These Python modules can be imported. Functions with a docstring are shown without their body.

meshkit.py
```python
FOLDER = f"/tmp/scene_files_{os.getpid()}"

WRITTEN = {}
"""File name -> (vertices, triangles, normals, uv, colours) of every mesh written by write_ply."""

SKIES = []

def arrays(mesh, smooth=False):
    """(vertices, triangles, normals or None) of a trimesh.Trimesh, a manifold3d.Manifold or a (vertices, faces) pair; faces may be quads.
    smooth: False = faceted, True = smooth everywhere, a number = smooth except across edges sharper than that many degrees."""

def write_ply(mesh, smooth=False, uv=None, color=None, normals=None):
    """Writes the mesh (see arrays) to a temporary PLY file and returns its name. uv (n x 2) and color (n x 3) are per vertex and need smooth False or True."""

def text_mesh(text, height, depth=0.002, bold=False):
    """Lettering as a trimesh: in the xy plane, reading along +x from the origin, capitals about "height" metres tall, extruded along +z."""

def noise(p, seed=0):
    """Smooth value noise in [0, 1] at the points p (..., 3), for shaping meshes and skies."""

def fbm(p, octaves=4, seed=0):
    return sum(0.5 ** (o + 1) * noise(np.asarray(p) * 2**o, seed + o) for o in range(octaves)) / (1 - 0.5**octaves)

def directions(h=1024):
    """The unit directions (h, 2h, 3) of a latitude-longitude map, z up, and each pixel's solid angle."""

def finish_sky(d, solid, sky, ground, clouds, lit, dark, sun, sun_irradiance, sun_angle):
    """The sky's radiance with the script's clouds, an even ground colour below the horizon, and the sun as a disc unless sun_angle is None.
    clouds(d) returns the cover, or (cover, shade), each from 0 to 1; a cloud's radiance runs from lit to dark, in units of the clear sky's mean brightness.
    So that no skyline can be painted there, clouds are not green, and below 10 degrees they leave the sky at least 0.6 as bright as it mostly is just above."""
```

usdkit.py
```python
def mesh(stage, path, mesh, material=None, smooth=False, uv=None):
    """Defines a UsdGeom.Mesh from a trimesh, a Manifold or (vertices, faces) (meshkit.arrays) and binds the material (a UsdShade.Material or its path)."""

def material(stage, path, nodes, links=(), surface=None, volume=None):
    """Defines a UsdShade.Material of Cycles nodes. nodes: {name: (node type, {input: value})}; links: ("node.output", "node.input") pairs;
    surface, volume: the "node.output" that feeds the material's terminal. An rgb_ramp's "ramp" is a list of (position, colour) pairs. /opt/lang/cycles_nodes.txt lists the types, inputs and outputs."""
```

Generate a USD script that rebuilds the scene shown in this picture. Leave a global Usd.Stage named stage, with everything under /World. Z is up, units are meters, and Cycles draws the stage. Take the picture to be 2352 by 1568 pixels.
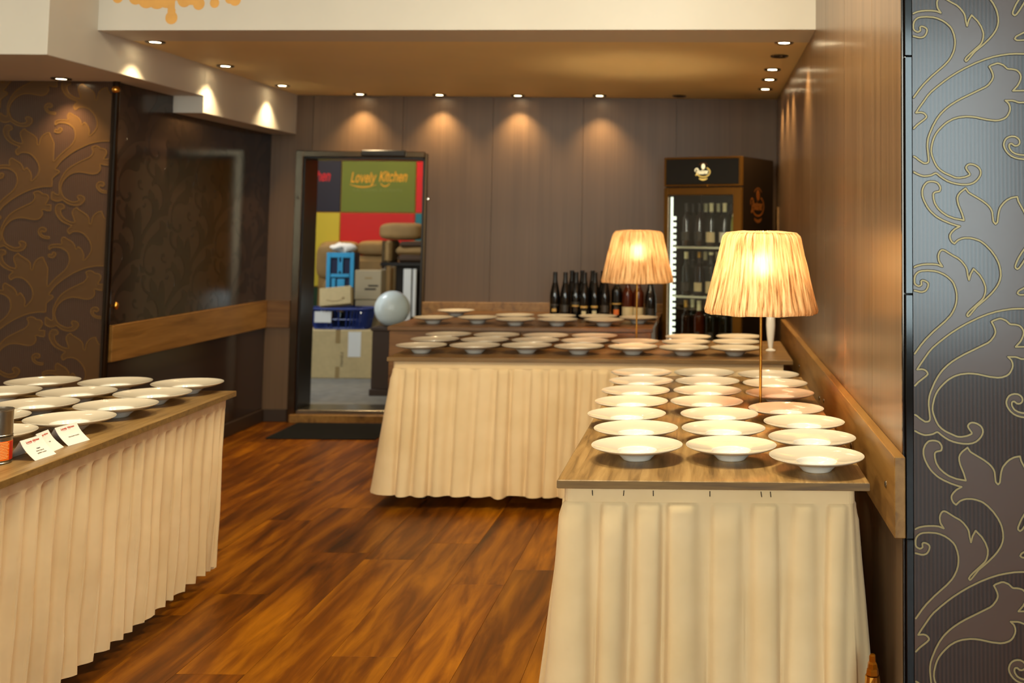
import math, random
import numpy as np, trimesh, usdkit, meshkit
from pxr import Usd, UsdGeom, UsdLux, UsdShade, Gf, Sdf
from shapely.geometry import Polygon, LineString, MultiPolygon, box as sbox
from shapely import affinity
from shapely.ops import unary_union

stage = Usd.Stage.CreateInMemory()
UsdGeom.SetStageUpAxis(stage, 'Z'); UsdGeom.SetStageMetersPerUnit(stage, 1.0)
world = UsdGeom.Xform.Define(stage, '/World'); stage.SetDefaultPrim(world.GetPrim())
UsdGeom.Scope.Define(stage, '/World/Looks')
rng = np.random.default_rng(7); random.seed(7)

# ---------------------------------------------------------------- camera (35 mm lens, shifted, tilted up 3.9 degrees, rolled half a degree)
EYE = (0.0, 0.0, 1.404)
PITCH, ROLL = math.atan(171 / 2500.0), 0.009
cam = UsdGeom.Camera.Define(stage, '/World/camera')
_f = np.array([0, math.cos(PITCH), math.sin(PITCH)]); _u0 = np.array([0, -math.sin(PITCH), math.cos(PITCH)]); _r0 = np.array([1.0, 0, 0])
_r = math.cos(ROLL) * _r0 + math.sin(ROLL) * _u0; _u = -math.sin(ROLL) * _r0 + math.cos(ROLL) * _u0
cam.AddTransformOp().Set(Gf.Matrix4d(*_r, 0, *_u, 0, *(-_f), 0, *EYE, 1))
cam.CreateHorizontalApertureAttr(36.0); cam.CreateVerticalApertureAttr(24.0)
cam.CreateFocalLengthAttr(36.0 * 2500 / 2352)
cam.CreateHorizontalApertureOffsetAttr(-447 / 2352 * 36.0)
cam.CreateVerticalApertureOffsetAttr(-430 / 2352 * 36.0)
cam.CreateFStopAttr(3.2); cam.CreateFocusDistanceAttr(3.15)
cam.CreateClippingRangeAttr(Gf.Vec2f(0.05, 200))
cam.CreateExposureAttr(0.06)

# ---------------------------------------------------------------- daylight through the front windows, outdoor sky
dome = UsdLux.DomeLight.Define(stage, '/World/sky'); dome.CreateIntensityAttr(0.6); dome.CreateColorAttr(Gf.Vec3f(0.75, 0.87, 1.0))
WINDOWS = [(-2.6, 1.5), (1.75, 1.9)]          # centre x and width of the two front windows
for i, (wx, ww) in enumerate(WINDOWS):
    L = UsdLux.RectLight.Define(stage, f'/World/daylight_{i}')
    L.CreateWidthAttr(ww); L.CreateHeightAttr(1.75 if i == 0 else 2.8); L.CreateIntensityAttr(32.0 if i == 0 else 12.0); L.CreateColorAttr(Gf.Vec3f(1.0, 0.93, 0.78) if i == 0 else Gf.Vec3f(0.76, 0.93, 1.0))
    L.AddTranslateOp().Set(Gf.Vec3d(wx, -3.93, 2.2 if i == 0 else 1.85)); L.AddRotateXOp().Set(90.0)

# ---------------------------------------------------------------- warm ceiling panels of the front room (their frames are built with the ceiling)
PANELS = [(-3.4, 2.6), (-1.0, 2.7), (-0.2, 3.4)]
for i, (lx, ly) in enumerate(PANELS):
    L = UsdLux.RectLight.Define(stage, f'/World/panel_light_{i}')
    L.CreateWidthAttr(0.56); L.CreateHeightAttr(0.56); L.CreateIntensityAttr((30.0, 48.0, 54.0)[i]); L.CreateColorAttr(Gf.Vec3f(1.0, 0.87, 0.60))
    L.AddTranslateOp().Set(Gf.Vec3d(lx, ly, 3.222))

# ---------------------------------------------------------------- helpers
def lin(*c):
    c = np.array(c, float) / 255.0
    return tuple(np.where(c <= 0.04045, c / 12.92, ((c + 0.055) / 1.055) ** 2.4))
_used = {}
def numbered(parent, name):
    k = (parent, name); n = _used.get(k, 0); _used[k] = n + 1
    return f'{parent}/{name}' + (f'_{n:03d}' if n else '')
def meta(prim, label=None, cat=None, group=None, kind=None):
    for k, v in (('label', label), ('category', cat), ('group', group), ('kind', kind)):
        if v: prim.SetCustomDataByKey(k, v)
    return prim
def thing(name, label, cat, loc=(0, 0, 0), rotz=0.0, group=None, kind=None, scale=None):
    p = numbered('/World', name); x = UsdGeom.Xform.Define(stage, p)
    x.AddTranslateOp().Set(Gf.Vec3d(*map(float, loc)))
    x.AddRotateZOp().Set(float(math.degrees(rotz)))
    if scale: x.AddScaleOp().Set(Gf.Vec3f(*[float(scale)] * 3))
    meta(x.GetPrim(), label, cat, group, kind); return p
def obj(name, mesh, mat, parent='/World', smooth=False, label=None, cat=None, group=None, kind=None):
    p = numbered(parent, name)
    m = usdkit.mesh(stage, p, mesh, MAT[mat], smooth=smooth)
    meta(m.GetPrim(), label, cat, group, kind); return p
def dup(src, label, loc, rotz=0.0, group=None, scale=None):
    name = src.split('/')[-1]; p = numbered('/World', name)
    x = UsdGeom.Xform.Define(stage, p); pr = x.GetPrim()
    pr.GetReferences().AddInternalReference(src); pr.SetInstanceable(True)
    x.ClearXformOpOrder()
    x.AddTranslateOp().Set(Gf.Vec3d(*map(float, loc))); x.AddRotateZOp().Set(float(math.degrees(rotz)))
    if scale: x.AddScaleOp().Set(Gf.Vec3f(*[float(scale)] * 3))
    meta(pr, label, None, group); return p
def structure(name, label=None):
    p = f'/World/{name}'; x = UsdGeom.Xform.Define(stage, p); _used[('/World', name)] = 1
    meta(x.GetPrim(), label, None, None, 'structure'); return p

def cat_(*ms): return trimesh.util.concatenate([m for m in ms])
def bx(x0, x1, y0, y1, z0, z1, b=0.0):
    c = np.array([(x0 + x1) / 2, (y0 + y1) / 2, (z0 + z1) / 2]); s = np.array([x1 - x0, y1 - y0, z1 - z0])
    if b <= 0:
        m = trimesh.creation.box(s); m.apply_translation(c); return m
    b = min(b, s.min() * 0.45); h = s / 2; pts = []
    for sx in (-1, 1):
        for sy in (-1, 1):
            for sz in (-1, 1):
                for k in range(3):
                    q = h - b; q[k] = h[k]; pts.append(q * (sx, sy, sz))
    m = trimesh.convex.convex_hull(np.array(pts)); m.apply_translation(c); return m
def lathe(profile, n=48, close=False):
    pr = np.array(profile, float); a = np.linspace(0, 2 * np.pi, n, endpoint=False)
    v = np.stack([pr[:, 0][None] * np.cos(a)[:, None], pr[:, 0][None] * np.sin(a)[:, None], np.broadcast_to(pr[:, 1], (n, len(pr)))], -1).reshape(-1, 3)
    k = len(pr); i, j = np.meshgrid(np.arange(n), np.arange(k - 1), indexing='ij'); i2 = (i + 1) % n
    q = np.stack([i * k + j, i2 * k + j, i2 * k + j + 1, i * k + j + 1], -1).reshape(-1, 4)
    f = np.vstack([q[:, [0, 1, 2]], q[:, [0, 2, 3]]])
    m = trimesh.Trimesh(v, f, process=False); m.merge_vertices(); m.update_faces(m.nondegenerate_faces()); return m
def cyl(x, y, z0, z1, r, n=24, b=0.0):
    pr = [(0, z0), (r - b, z0)] + ([(r, z0 + b), (r, z1 - b)] if b else [(r, z1)] * 1) + [(r - b, z1), (0, z1)]
    m = lathe(pr, n); m.apply_translation((x, y, 0)); return m
def tube(pts, r, sides=8, cap=True):
    p = np.asarray(pts, float); t = np.gradient(p, axis=0); t /= np.linalg.norm(t, axis=1, keepdims=True) + 1e-12
    ref = np.array([0, 0, 1.0]) if abs(t[:, 2]).mean() < 0.8 else np.array([1.0, 0, 0])
    a = np.cross(t, ref); a /= np.linalg.norm(a, axis=1, keepdims=True) + 1e-12; b = np.cross(t, a)
    an = np.arange(sides) * 2 * np.pi / sides; r = np.broadcast_to(r, (len(p),))
    v = (p[:, None] + r[:, None, None] * (np.cos(an)[None, :, None] * a[:, None] + np.sin(an)[None, :, None] * b[:, None])).reshape(-1, 3)
    i, j = np.meshgrid(np.arange(len(p) - 1), np.arange(sides), indexing='ij')
    q = np.stack([i * sides + j, (i + 1) * sides + j, (i + 1) * sides + (j + 1) % sides, i * sides + (j + 1) % sides], -1).reshape(-1, 4)
    f = [q[:, [0, 1, 2]], q[:, [0, 2, 3]]]
    if cap:
        n = len(v); v = np.vstack([v, p[:1], p[-1:]]); j = np.arange(sides); e = (len(p) - 1) * sides
        f += [np.stack([np.full(sides, n), j, (j + 1) % sides], 1), np.stack([np.full(sides, n + 1), e + (j + 1) % sides, e + j], 1)]
    return trimesh.Trimesh(v, np.vstack(f), process=False)
def ball(c, r, sub=3, s=(1, 1, 1)):
    m = trimesh.creation.icosphere(sub, r); m.apply_scale(s); m.apply_translation(c); return m
def grid_mesh(P, closed_u=False):
    nu, nv = P.shape[:2]; i, j = np.meshgrid(np.arange(nu if closed_u else nu - 1), np.arange(nv - 1), indexing='ij'); i2 = (i + 1) % nu
    q = np.stack([i * nv + j, i2 * nv + j, i2 * nv + j + 1, i * nv + j + 1], -1).reshape(-1, 4)
    return trimesh.Trimesh(P.reshape(-1, 3), np.vstack([q[:, [0, 1, 2]], q[:, [0, 2, 3]]]), process=False)
def extrude(poly, h):
    out = []
    for g in getattr(poly, 'geoms', [poly]):
        if g.geom_type == 'Polygon' and g.area > 1e-8: out.append(trimesh.creation.extrude_polygon(g, h, engine='earcut'))
    return cat_(*out)
def place(m, o, X, Y):
    """Mesh in (u, v, height) to the world: origin o, u along X, v along Y, height along X x Y."""
    X, Y = np.array(X, float), np.array(Y, float); T = np.eye(4); T[:3, 0], T[:3, 1], T[:3, 2], T[:3, 3] = X, Y, np.cross(X, Y), o
    m = m.copy(); m.apply_transform(T); return m
def rotz(m, a, c=(0, 0, 0)):
    m = m.copy(); m.apply_transform(trimesh.transformations.rotation_matrix(a, [0, 0, 1], c)); return m

# ---------------------------------------------------------------- materials
MAT = {}
def mat(name, nodes, links, surface='p.BSDF'):
    MAT[name] = usdkit.material(stage, f'/World/Looks/{name}', nodes, links, surface=surface); return MAT[name]
def plain(name, col, rough=0.5, noise=0.0, scale=20.0, bump=0.0, **kw):
    n = {'p': ('principled_bsdf', {'base_color': lin(*col), 'roughness': rough, **kw})}; l = []
    if noise:
        a = np.array(lin(*col)); n['t'] = ('noise_texture', {'scale': scale, 'detail': 4.0}); n['g'] = ('geometry', {})
        n['r'] = ('rgb_ramp', {'ramp': [(0.3, tuple(a * (1 - noise))), (0.7, tuple(np.minimum(a * (1 + noise), 1)))]})
        l += [('g.position', 't.vector'), ('t.fac', 'r.fac'), ('r.color', 'p.base_color')]
    if bump:
        n['tb'] = ('noise_texture', {'scale': scale * 6, 'detail': 3.0}); n['gb'] = ('geometry', {})
        n['b'] = ('bump', {'strength': bump, 'distance': 0.002}); l += [('gb.position', 'tb.vector'), ('tb.fac', 'b.height'), ('b.normal', 'p.normal')]
    return mat(name, n, l)
def wood(name, dark, mid, light, along='y', rough=0.4, stretch=12.0, freq=3.0, bump=0.15, strips=0.0, vary=0.3, coat=0.0, spec=0.5):
    """Grain stretched along an axis; each mesh (or each glued strip of a laminate) takes its own piece of the grain and its own tone."""
    sc = {'x': (freq, freq * stretch, freq * stretch), 'y': (freq * stretch, freq, freq * stretch), 'z': (freq * stretch, freq * stretch, freq)}[along]
    n = {'g': ('geometry', {}), 'o': ('object_info', {}), 'm': ('mapping', {'scale': sc}), 'off': ('combine_xyz', {}), 'mul': ('math', {'math_type': 'multiply', 'value2': 37.0}),
         'add': ('vector_math', {'math_type': 'add'}),
         't': ('noise_texture', {'scale': 1.0, 'detail': 6.0, 'roughness': 0.62, 'distortion': 0.6}),
         't2': ('noise_texture', {'scale': 0.28, 'detail': 3.0, 'distortion': 1.5}),
         'mixf': ('mix_float', {'fac': 0.45}),
         'r': ('rgb_ramp', {'ramp': [(0.33, lin(*dark)), (0.48, lin(*mid)), (0.67, lin(*light))]}),
         'hv': ('hsv', {'fac': 1.0}), 'mr': ('map_range', {'from_min': 0.0, 'from_max': 1.0, 'to_min': 1 - vary, 'to_max': 1 + vary}),
         'bp': ('bump', {'strength': bump, 'distance': 0.002}),
         'p': ('principled_bsdf', {'roughness': rough, 'coat_weight': coat, 'coat_roughness': 0.25, 'specular_ior_level': spec})}
    l = [('g.position', 'm.vector'), ('m.vector', 'add.vector1'), ('mul.value', 'off.x'), ('mul.value', 'off.y'), ('off.vector', 'add.vector2'),
         ('add.vector', 't.vector'), ('add.vector', 't2.vector'), ('t.fac', 'mixf.a'), ('t2.fac', 'mixf.b'), ('mixf.result', 'r.fac'), ('r.color', 'hv.color'), ('mr.result', 'hv.value'),
         ('hv.color', 'p.base_color'), ('t.fac', 'bp.height'), ('bp.normal', 'p.normal')]
    if strips:
        n['sx'] = ('separate_xyz', {}); n['ms'] = ('math', {'math_type': 'multiply', 'value2': 1 / strips}); n['fl'] = ('math', {'math_type': 'floor'})
        n['wn'] = ('white_noise_texture', {'dimensions': '1D'})
        l += [('g.position', 'sx.vector'), ('sx.' + ('x' if along == 'y' else 'y'), 'ms.value1'), ('ms.value', 'fl.value1'), ('fl.value', 'wn.w'), ('wn.value', 'mul.value1'), ('wn.value', 'mr.value')]
    else:
        l += [('o.random', 'mul.value1'), ('o.random', 'mr.value')]
    return mat(name, n, l)
def emit(name, col, strength):
    return mat(name, {'e': ('emission', {'color': col, 'strength': strength})}, [], 'e.emission')

wood('floor_oak', (38, 13, 0), (106, 55, 0), (164, 100, 8), 'y', 0.40, 9.0, 1.7, 0.12, vary=0.24, spec=0.2)
wood('table_oak', (98, 72, 38), (148, 114, 66), (182, 146, 92), 'y', 0.36, 14.0, 3.5, 0.06, strips=0.085, vary=0.13)
wood('table_oak_cross', (80, 54, 26), (122, 88, 46), (154, 118, 68), 'x', 0.38, 14.0, 3.5, 0.06, strips=0.085, vary=0.10)
wood('edge_oak', (80, 57, 26), (112, 82, 38), (132, 100, 50), 'x', 0.45, 10.0, 6.0, 0.05, vary=0.06)
wood('rail_oak', (98, 65, 24), (140, 99, 44), (164, 121, 62), 'y', 0.42, 10.0, 2.5, 0.06, vary=0.08)
wood('counter_wood', (60, 36, 18), (104, 70, 36), (132, 94, 52), 'x', 0.35, 10.0, 2.5, 0.06, vary=0.22)
plain('white_paint', (206, 200, 188), 0.6, 0.025, 3.0, 0.05)
plain('ceiling_paint', (232, 210, 156), 0.6, 0.03, 2.0, 0.04)
plain('brass', (214, 160, 70), 0.22, metallic=1.0)
plain('dark_chrome', (70, 62, 56), 0.12, metallic=1.0); plain('bronze_chrome', (122, 104, 82), 0.2, metallic=1.0)
plain('chrome', (196, 192, 184), 0.08, metallic=1.0)
plain('black_gloss', (14, 11, 10), 0.10)
plain('black_metal', (24, 20, 17), 0.35)
plain('rubber_mat', (8, 5, 3), 0.95, 0.3, 200, 0.5)
plain('baseboard_dark', (52, 36, 24), 0.45)
plain('concrete', (120, 118, 112), 0.55, 0.18, 14.0, 0.2)
plain('porcelain', (236, 232, 222), 0.10); plain('porcelain_rim', (218, 206, 184), 0.08)
plain('paper', (238, 232, 222), 0.8)
plain('red_print', (196, 62, 22), 0.7); plain('grey_print', (120, 105, 80), 0.8); plain('dark_print', (50, 42, 32), 0.8)
plain('tin', (150, 142, 128), 0.30, 0.08, 30, metallic=1.0); plain('orange_label', (232, 98, 8), 0.45); plain('red_label', (176, 30, 8), 0.45); plain('cream_print', (245, 196, 120), 0.6)
# brown laminate with fine upright brushing
def laminate(name, dark, light, rough, axis, coat=0.0):
    sc = (160.0, 160.0, 1.2)
    mat(name, {'g': ('geometry', {}), 'o': ('object_info', {}), 'm': ('mapping', {'scale': sc}), 't': ('noise_texture', {'scale': 1.0, 'detail': 3.0}), 'm2': ('mapping', {'scale': (16.0, 16.0, 0.5)}), 't2': ('noise_texture', {'scale': 1.0, 'detail': 3.0}),
               'mx': ('mix_float', {'fac': 0.5}), 'r': ('rgb_ramp', {'ramp': [(0.36, lin(*dark)), (0.64, lin(*light))]}), 'b': ('bump', {'strength': 0.10, 'distance': 0.001}),
               'p': ('principled_bsdf', {'roughness': rough, 'coat_weight': coat, 'coat_roughness': 0.2})},
        [('g.position', 'm.vector'), ('m.vector', 't.vector'), ('g.position', 'm2.vector'), ('m2.vector', 't2.vector'), ('t.fac', 'mx.a'), ('t2.fac', 'mx.b'), ('mx.result', 'r.fac'), ('r.color', 'p.base_color'), ('t.fac', 'b.height'), ('b.normal', 'p.normal')])
laminate('brown_laminate', (102, 76, 51), (132, 101, 70), 0.34, 'y', 0.3)
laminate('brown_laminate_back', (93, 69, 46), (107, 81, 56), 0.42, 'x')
def ribbed(name, dark, light, axis, rough, period=0.0105, coat=0.0):
    """Wallpaper ground with upright ribs."""
    k = 2 * math.pi / period
    mat(name, {'g': ('geometry', {}), 's': ('separate_xyz', {}), 'k': ('math', {'math_type': 'multiply', 'value2': k}), 'si': ('math', {'math_type': 'sine'}),
               'mr': ('map_range', {'from_min': -1.0, 'from_max': 1.0, 'to_min': 0.0, 'to_max': 1.0}), 'r': ('rgb_ramp', {'ramp': [(0.2, lin(*dark)), (0.8, lin(*light))]}),
               'b': ('bump', {'strength': 0.35, 'distance': 0.0006}), 'p': ('principled_bsdf', {'roughness': rough, 'coat_weight': coat, 'coat_roughness': 0.19, 'specular_ior_level': 0.5 - 0.4 * coat})},
        [('g.position', 's.vector'), ('s.' + axis, 'k.value1'), ('k.value', 'si.value1'), ('si.value', 'mr.value'), ('mr.result', 'r.fac'), ('r.color', 'p.base_color'), ('mr.result', 'b.height'), ('b.normal', 'p.normal')])
ribbed('wallpaper_ribs', (42, 25, 14), (62, 39, 24), 'x', 0.36, coat=0.75)
plain('wallpaper_groove', (48, 36, 28), 0.5)
plain('wallpaper_figure', (78, 50, 30), 0.38, coat_weight=0.5, coat_roughness=0.2)
plain('wallpaper_line', (158, 138, 92), 0.4, metallic=0.3)
ribbed('lacquer_ribs', (56, 38, 28), (70, 50, 38), 'x', 0.20)
plain('lacquer_figure', (84, 59, 33), 0.26, metallic=0.2); plain('lacquer_line', (120, 88, 46), 0.2, metallic=0.5)
plain('lacquer_dark_ground', (56, 40, 31), 0.13); plain('lacquer_dark_figure', (40, 27, 20), 0.14)
# cloth
mat('skirt_cloth', {'g': ('geometry', {}), 't': ('noise_texture', {'scale': 5.0, 'detail': 3.0}), 'r': ('rgb_ramp', {'ramp': [(0.3, lin(228, 197, 147)), (0.7, lin(240, 211, 164))]}),
                    'tb': ('noise_texture', {'scale': 9.0, 'detail': 4.0, 'roughness': 0.6}), 'b': ('bump', {'strength': 0.25, 'distance': 0.01}), 'd': ('principled_bsdf', {'roughness': 0.85, 'sheen_weight': 0.15}), 'tr': ('translucent_bsdf', {}), 'mx': ('mix_closure', {'fac': 0.12})},
    [('g.position', 't.vector'), ('t.fac', 'r.fac'), ('r.color', 'd.base_color'), ('r.color', 'tr.color'), ('g.position', 'tb.vector'), ('tb.fac', 'b.height'), ('b.normal', 'd.normal'), ('d.BSDF', 'mx.closure1'), ('tr.BSDF', 'mx.closure2')], 'mx.closure')
# crinkled shade cloth: light goes through, upright dark and light fibres
mat('shade_cloth', {'g': ('texture_coordinate', {}), 's': ('separate_xyz', {}), 'at': ('math', {'math_type': 'arctan2'}), 'ms': ('math', {'math_type': 'multiply', 'value2': 21.0}), 'mz': ('math', {'math_type': 'multiply', 'value2': 6.0}), 'cv': ('combine_xyz', {}),
                    't': ('noise_texture', {'scale': 1.0, 'detail': 5.0, 'roughness': 0.65, 'distortion': 0.5}), 'r': ('rgb_ramp', {'ramp': [(0.34, lin(112, 72, 40)), (0.45, lin(206, 156, 104)), (0.60, lin(242, 206, 154))]}),
                    'd': ('diffuse_bsdf', {}), 'tr': ('translucent_bsdf', {}), 'gl': ('refraction_bsdf', {'color': (1.0, 0.86, 0.62), 'IOR': 1.3, 'roughness': 0.8}), 'mx': ('mix_closure', {'fac': 0.055}), 'mx2': ('mix_closure', {'fac': 0.010})},
    [('g.object', 's.vector'), ('s.y', 'at.value1'), ('s.x', 'at.value2'), ('at.value', 'ms.value1'), ('s.z', 'mz.value1'), ('ms.value', 'cv.x'), ('mz.value', 'cv.y'), ('cv.vector', 't.vector'), ('t.fac', 'r.fac'),
     ('r.color', 'd.color'), ('r.color', 'tr.color'), ('d.BSDF', 'mx.closure1'), ('tr.BSDF', 'mx.closure2'), ('mx.closure', 'mx2.closure1'), ('gl.BSDF', 'mx2.closure2')], 'mx2.closure')
mat('pane_glass', {'f': ('fresnel', {'IOR': 1.45}), 'g': ('glossy_bsdf', {'roughness': 0.02, 'color': (1, 1, 1)}), 't': ('transparent_bsdf', {'color': (0.96, 0.97, 0.95)}), 'm': ('mix_closure', {})},
    [('f.fac', 'm.fac'), ('t.BSDF', 'm.closure1'), ('g.BSDF', 'm.closure2')], 'm.closure')
emit('spot_lens', (1.0, 0.78, 0.46), 28.0); emit('bulb_glow', (1.0, 0.70, 0.37), 520.0)
emit('fridge_light', (0.95, 1.0, 0.80), 1.7); emit('sign_gold', (1.0, 0.62, 0.14), 1.0); emit('sign_pale', (1.0, 0.80, 0.42), 1.5)

# ================================================================ THE SETTING
CZ = 2.35            # low ceiling
HZ = 3.25            # ceiling of the front room
BY = 7.9             # back wall
# ---- floor: oak planks, each one a part
FL = structure('floor', 'brown oak plank floor')
obj('subfloor', bx(-6, 3.2, -4, BY + 0.3, -0.06, -0.012), 'baseboard_dark', FL)
PW = 0.217; far = []
for i in range(-13, 30):
    x0 = -3.186 + i * PW + 0.02; L = 1.28; off = random.random() * L
    y = -4.2 - off
    while y < BY:
        y0, y1 = max(y, -3.98), min(y + L, BY); g = 0.0004
        if y1 - y0 > 0.02:
            m = bx(x0 + g, x0 + PW - g, y0 + g, y1 - g, -0.012, 0.0, 0.0006)
            if -3.25 < x0 < 0.52 and y1 > 2.6: obj('plank', m, 'floor_oak', FL)
            elif -6.1 < x0 < 3.1 and y0 < 7: far.append(m)
        y += L
obj('plank_field', cat_(*far), 'floor_oak', FL, kind='stuff')

# ---- wallpaper scrolls: one repeat, 0.663 m tall; ground shapes traced in millimetres on the wall (u from x = 0.5, height)
GROUND_SHAPES = [[(340,1868),(299,1868),(269,1864),(243,1858),(212,1847),(182,1833),(155,1818),(129,1801),(102,1780),(81,1761),(66,1740),(55,1725),(46,1711),(60,1712),(69,1708),(73,1699),(62,1689),(49,1679),(39,1668),(30,1656),(30,1607),(45,1594),(56,1585),(67,1579),(77,1582),(78,1594),(75,1621),(77,1644),(85,1666),(96,1689),(113,1712),(136,1732),(166,1750),(193,1763),(215,1774),(232,1783),(244,1797),(248,1810),(244,1823),(238,1834),(246,1839),(261,1843),(276,1838),(286,1829),(299,1828),(312,1824),(320,1813),(320,1801),(312,1784),(300,1771),(339,1772)],[(30,1739),(40,1751),(61,1780),(87,1807),(118,1834),(135,1853),(146,1876),(149,1899),(146,1918),(139,1935),(126,1948),(111,1957),(92,1963),(69,1964),(52,1961),(42,1951),(40,1938),(42,1929),(51,1924),(58,1928),(57,1936),(62,1939),(71,1936),(76,1930),(74,1920),(67,1911),(54,1909),(31,1915)],[(30,1561),(37,1557),(52,1549),(67,1545),(86,1548),(97,1553),(108,1545),(127,1533),(150,1526),(176,1524),(195,1529),(208,1541),(214,1554),(211,1566),(202,1574),(189,1578),(180,1576),(175,1569),(178,1562),(185,1552),(182,1548),(168,1543),(150,1542),(131,1549),(112,1559),(99,1572),(90,1591),(85,1610),(88,1632),(96,1653),(109,1670),(128,1687),(151,1698),(177,1702),(203,1700),(226,1695),(249,1692),(264,1693),(279,1699),(288,1710),(292,1723),(289,1736),(280,1745),(298,1745),(313,1740),(338,1726),(337,1602),(312,1604),(297,1610),(289,1621),(289,1630),(295,1632),(301,1627),(310,1627),(316,1634),(314,1644),(303,1651),(288,1650),(278,1642),(274,1628),(280,1613),(293,1600),(312,1593),(337,1590),(335,1435),(325,1456),(312,1480),(308,1494),(292,1491),(277,1482),(263,1465),(258,1446),(256,1429),(251,1423),(245,1431),(243,1453),(235,1468),(220,1481),(202,1492),(183,1503),(174,1515),(159,1503),(152,1490),(155,1471),(164,1449),(169,1432),(145,1436),(123,1445),(104,1460),(93,1478),(90,1497),(95,1504),(105,1506),(108,1510),(108,1518),(101,1528),(88,1532),(73,1529),(63,1515),(61,1498),(67,1478),(80,1457),(100,1439),(126,1426),(149,1418),(158,1416),(145,1409),(134,1397),(132,1387),(137,1376),(144,1371),(155,1381),(171,1386),(190,1385),(213,1377),(234,1359),(250,1338),(260,1315),(263,1290),(257,1269),(243,1249),(224,1230),(200,1210),(180,1186),(175,1188),(181,1197),(200,1214),(218,1232),(224,1253),(220,1272),(209,1291),(193,1307),(185,1293),(181,1278),(178,1291),(174,1310),(158,1330),(139,1341),(114,1355),(103,1345),(103,1327),(112,1312),(98,1317),(77,1318),(57,1316),(42,1311),(27,1299)],[(336,1374),(314,1343),(304,1323),(301,1312),(306,1307),(314,1314),(335,1349)],[(334,1264),(311,1252),(306,1245),(313,1241),(334,1242)]]
def smooth(ring):
    p = np.array(ring, float) / 1000.0; n = len(p); out = []
    d = np.roll(p, -1, 0) - p; d /= np.linalg.norm(d, axis=1, keepdims=True) + 1e-9
    sharp = np.einsum('ij,ij->i', d, np.roll(d, 1, 0)) < 0.25
    for i in range(n):
        a, b, c, e = p[i - 1], p[i], p[(i + 1) % n], p[(i + 2) % n]
        m0 = np.zeros(2) if False else ((c - b) if sharp[i] else (c - a) / 2); m1 = (c - b) if sharp[(i + 1) % n] else (e - b) / 2
        for t in np.linspace(0, 1, 4, endpoint=False):
            out.append((2 * t**3 - 3 * t**2 + 1) * b + (t**3 - 2 * t**2 + t) * m0 + (-2 * t**3 + 3 * t**2) * c + (t**3 - t**2) * m1)
    return Polygon(out).buffer(0)
REP = 0.663
_g = unary_union([smooth(s) for s in GROUND_SHAPES]); _g2 = unary_union([smooth(s) for s in GROUND_SHAPES[:3]])
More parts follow.
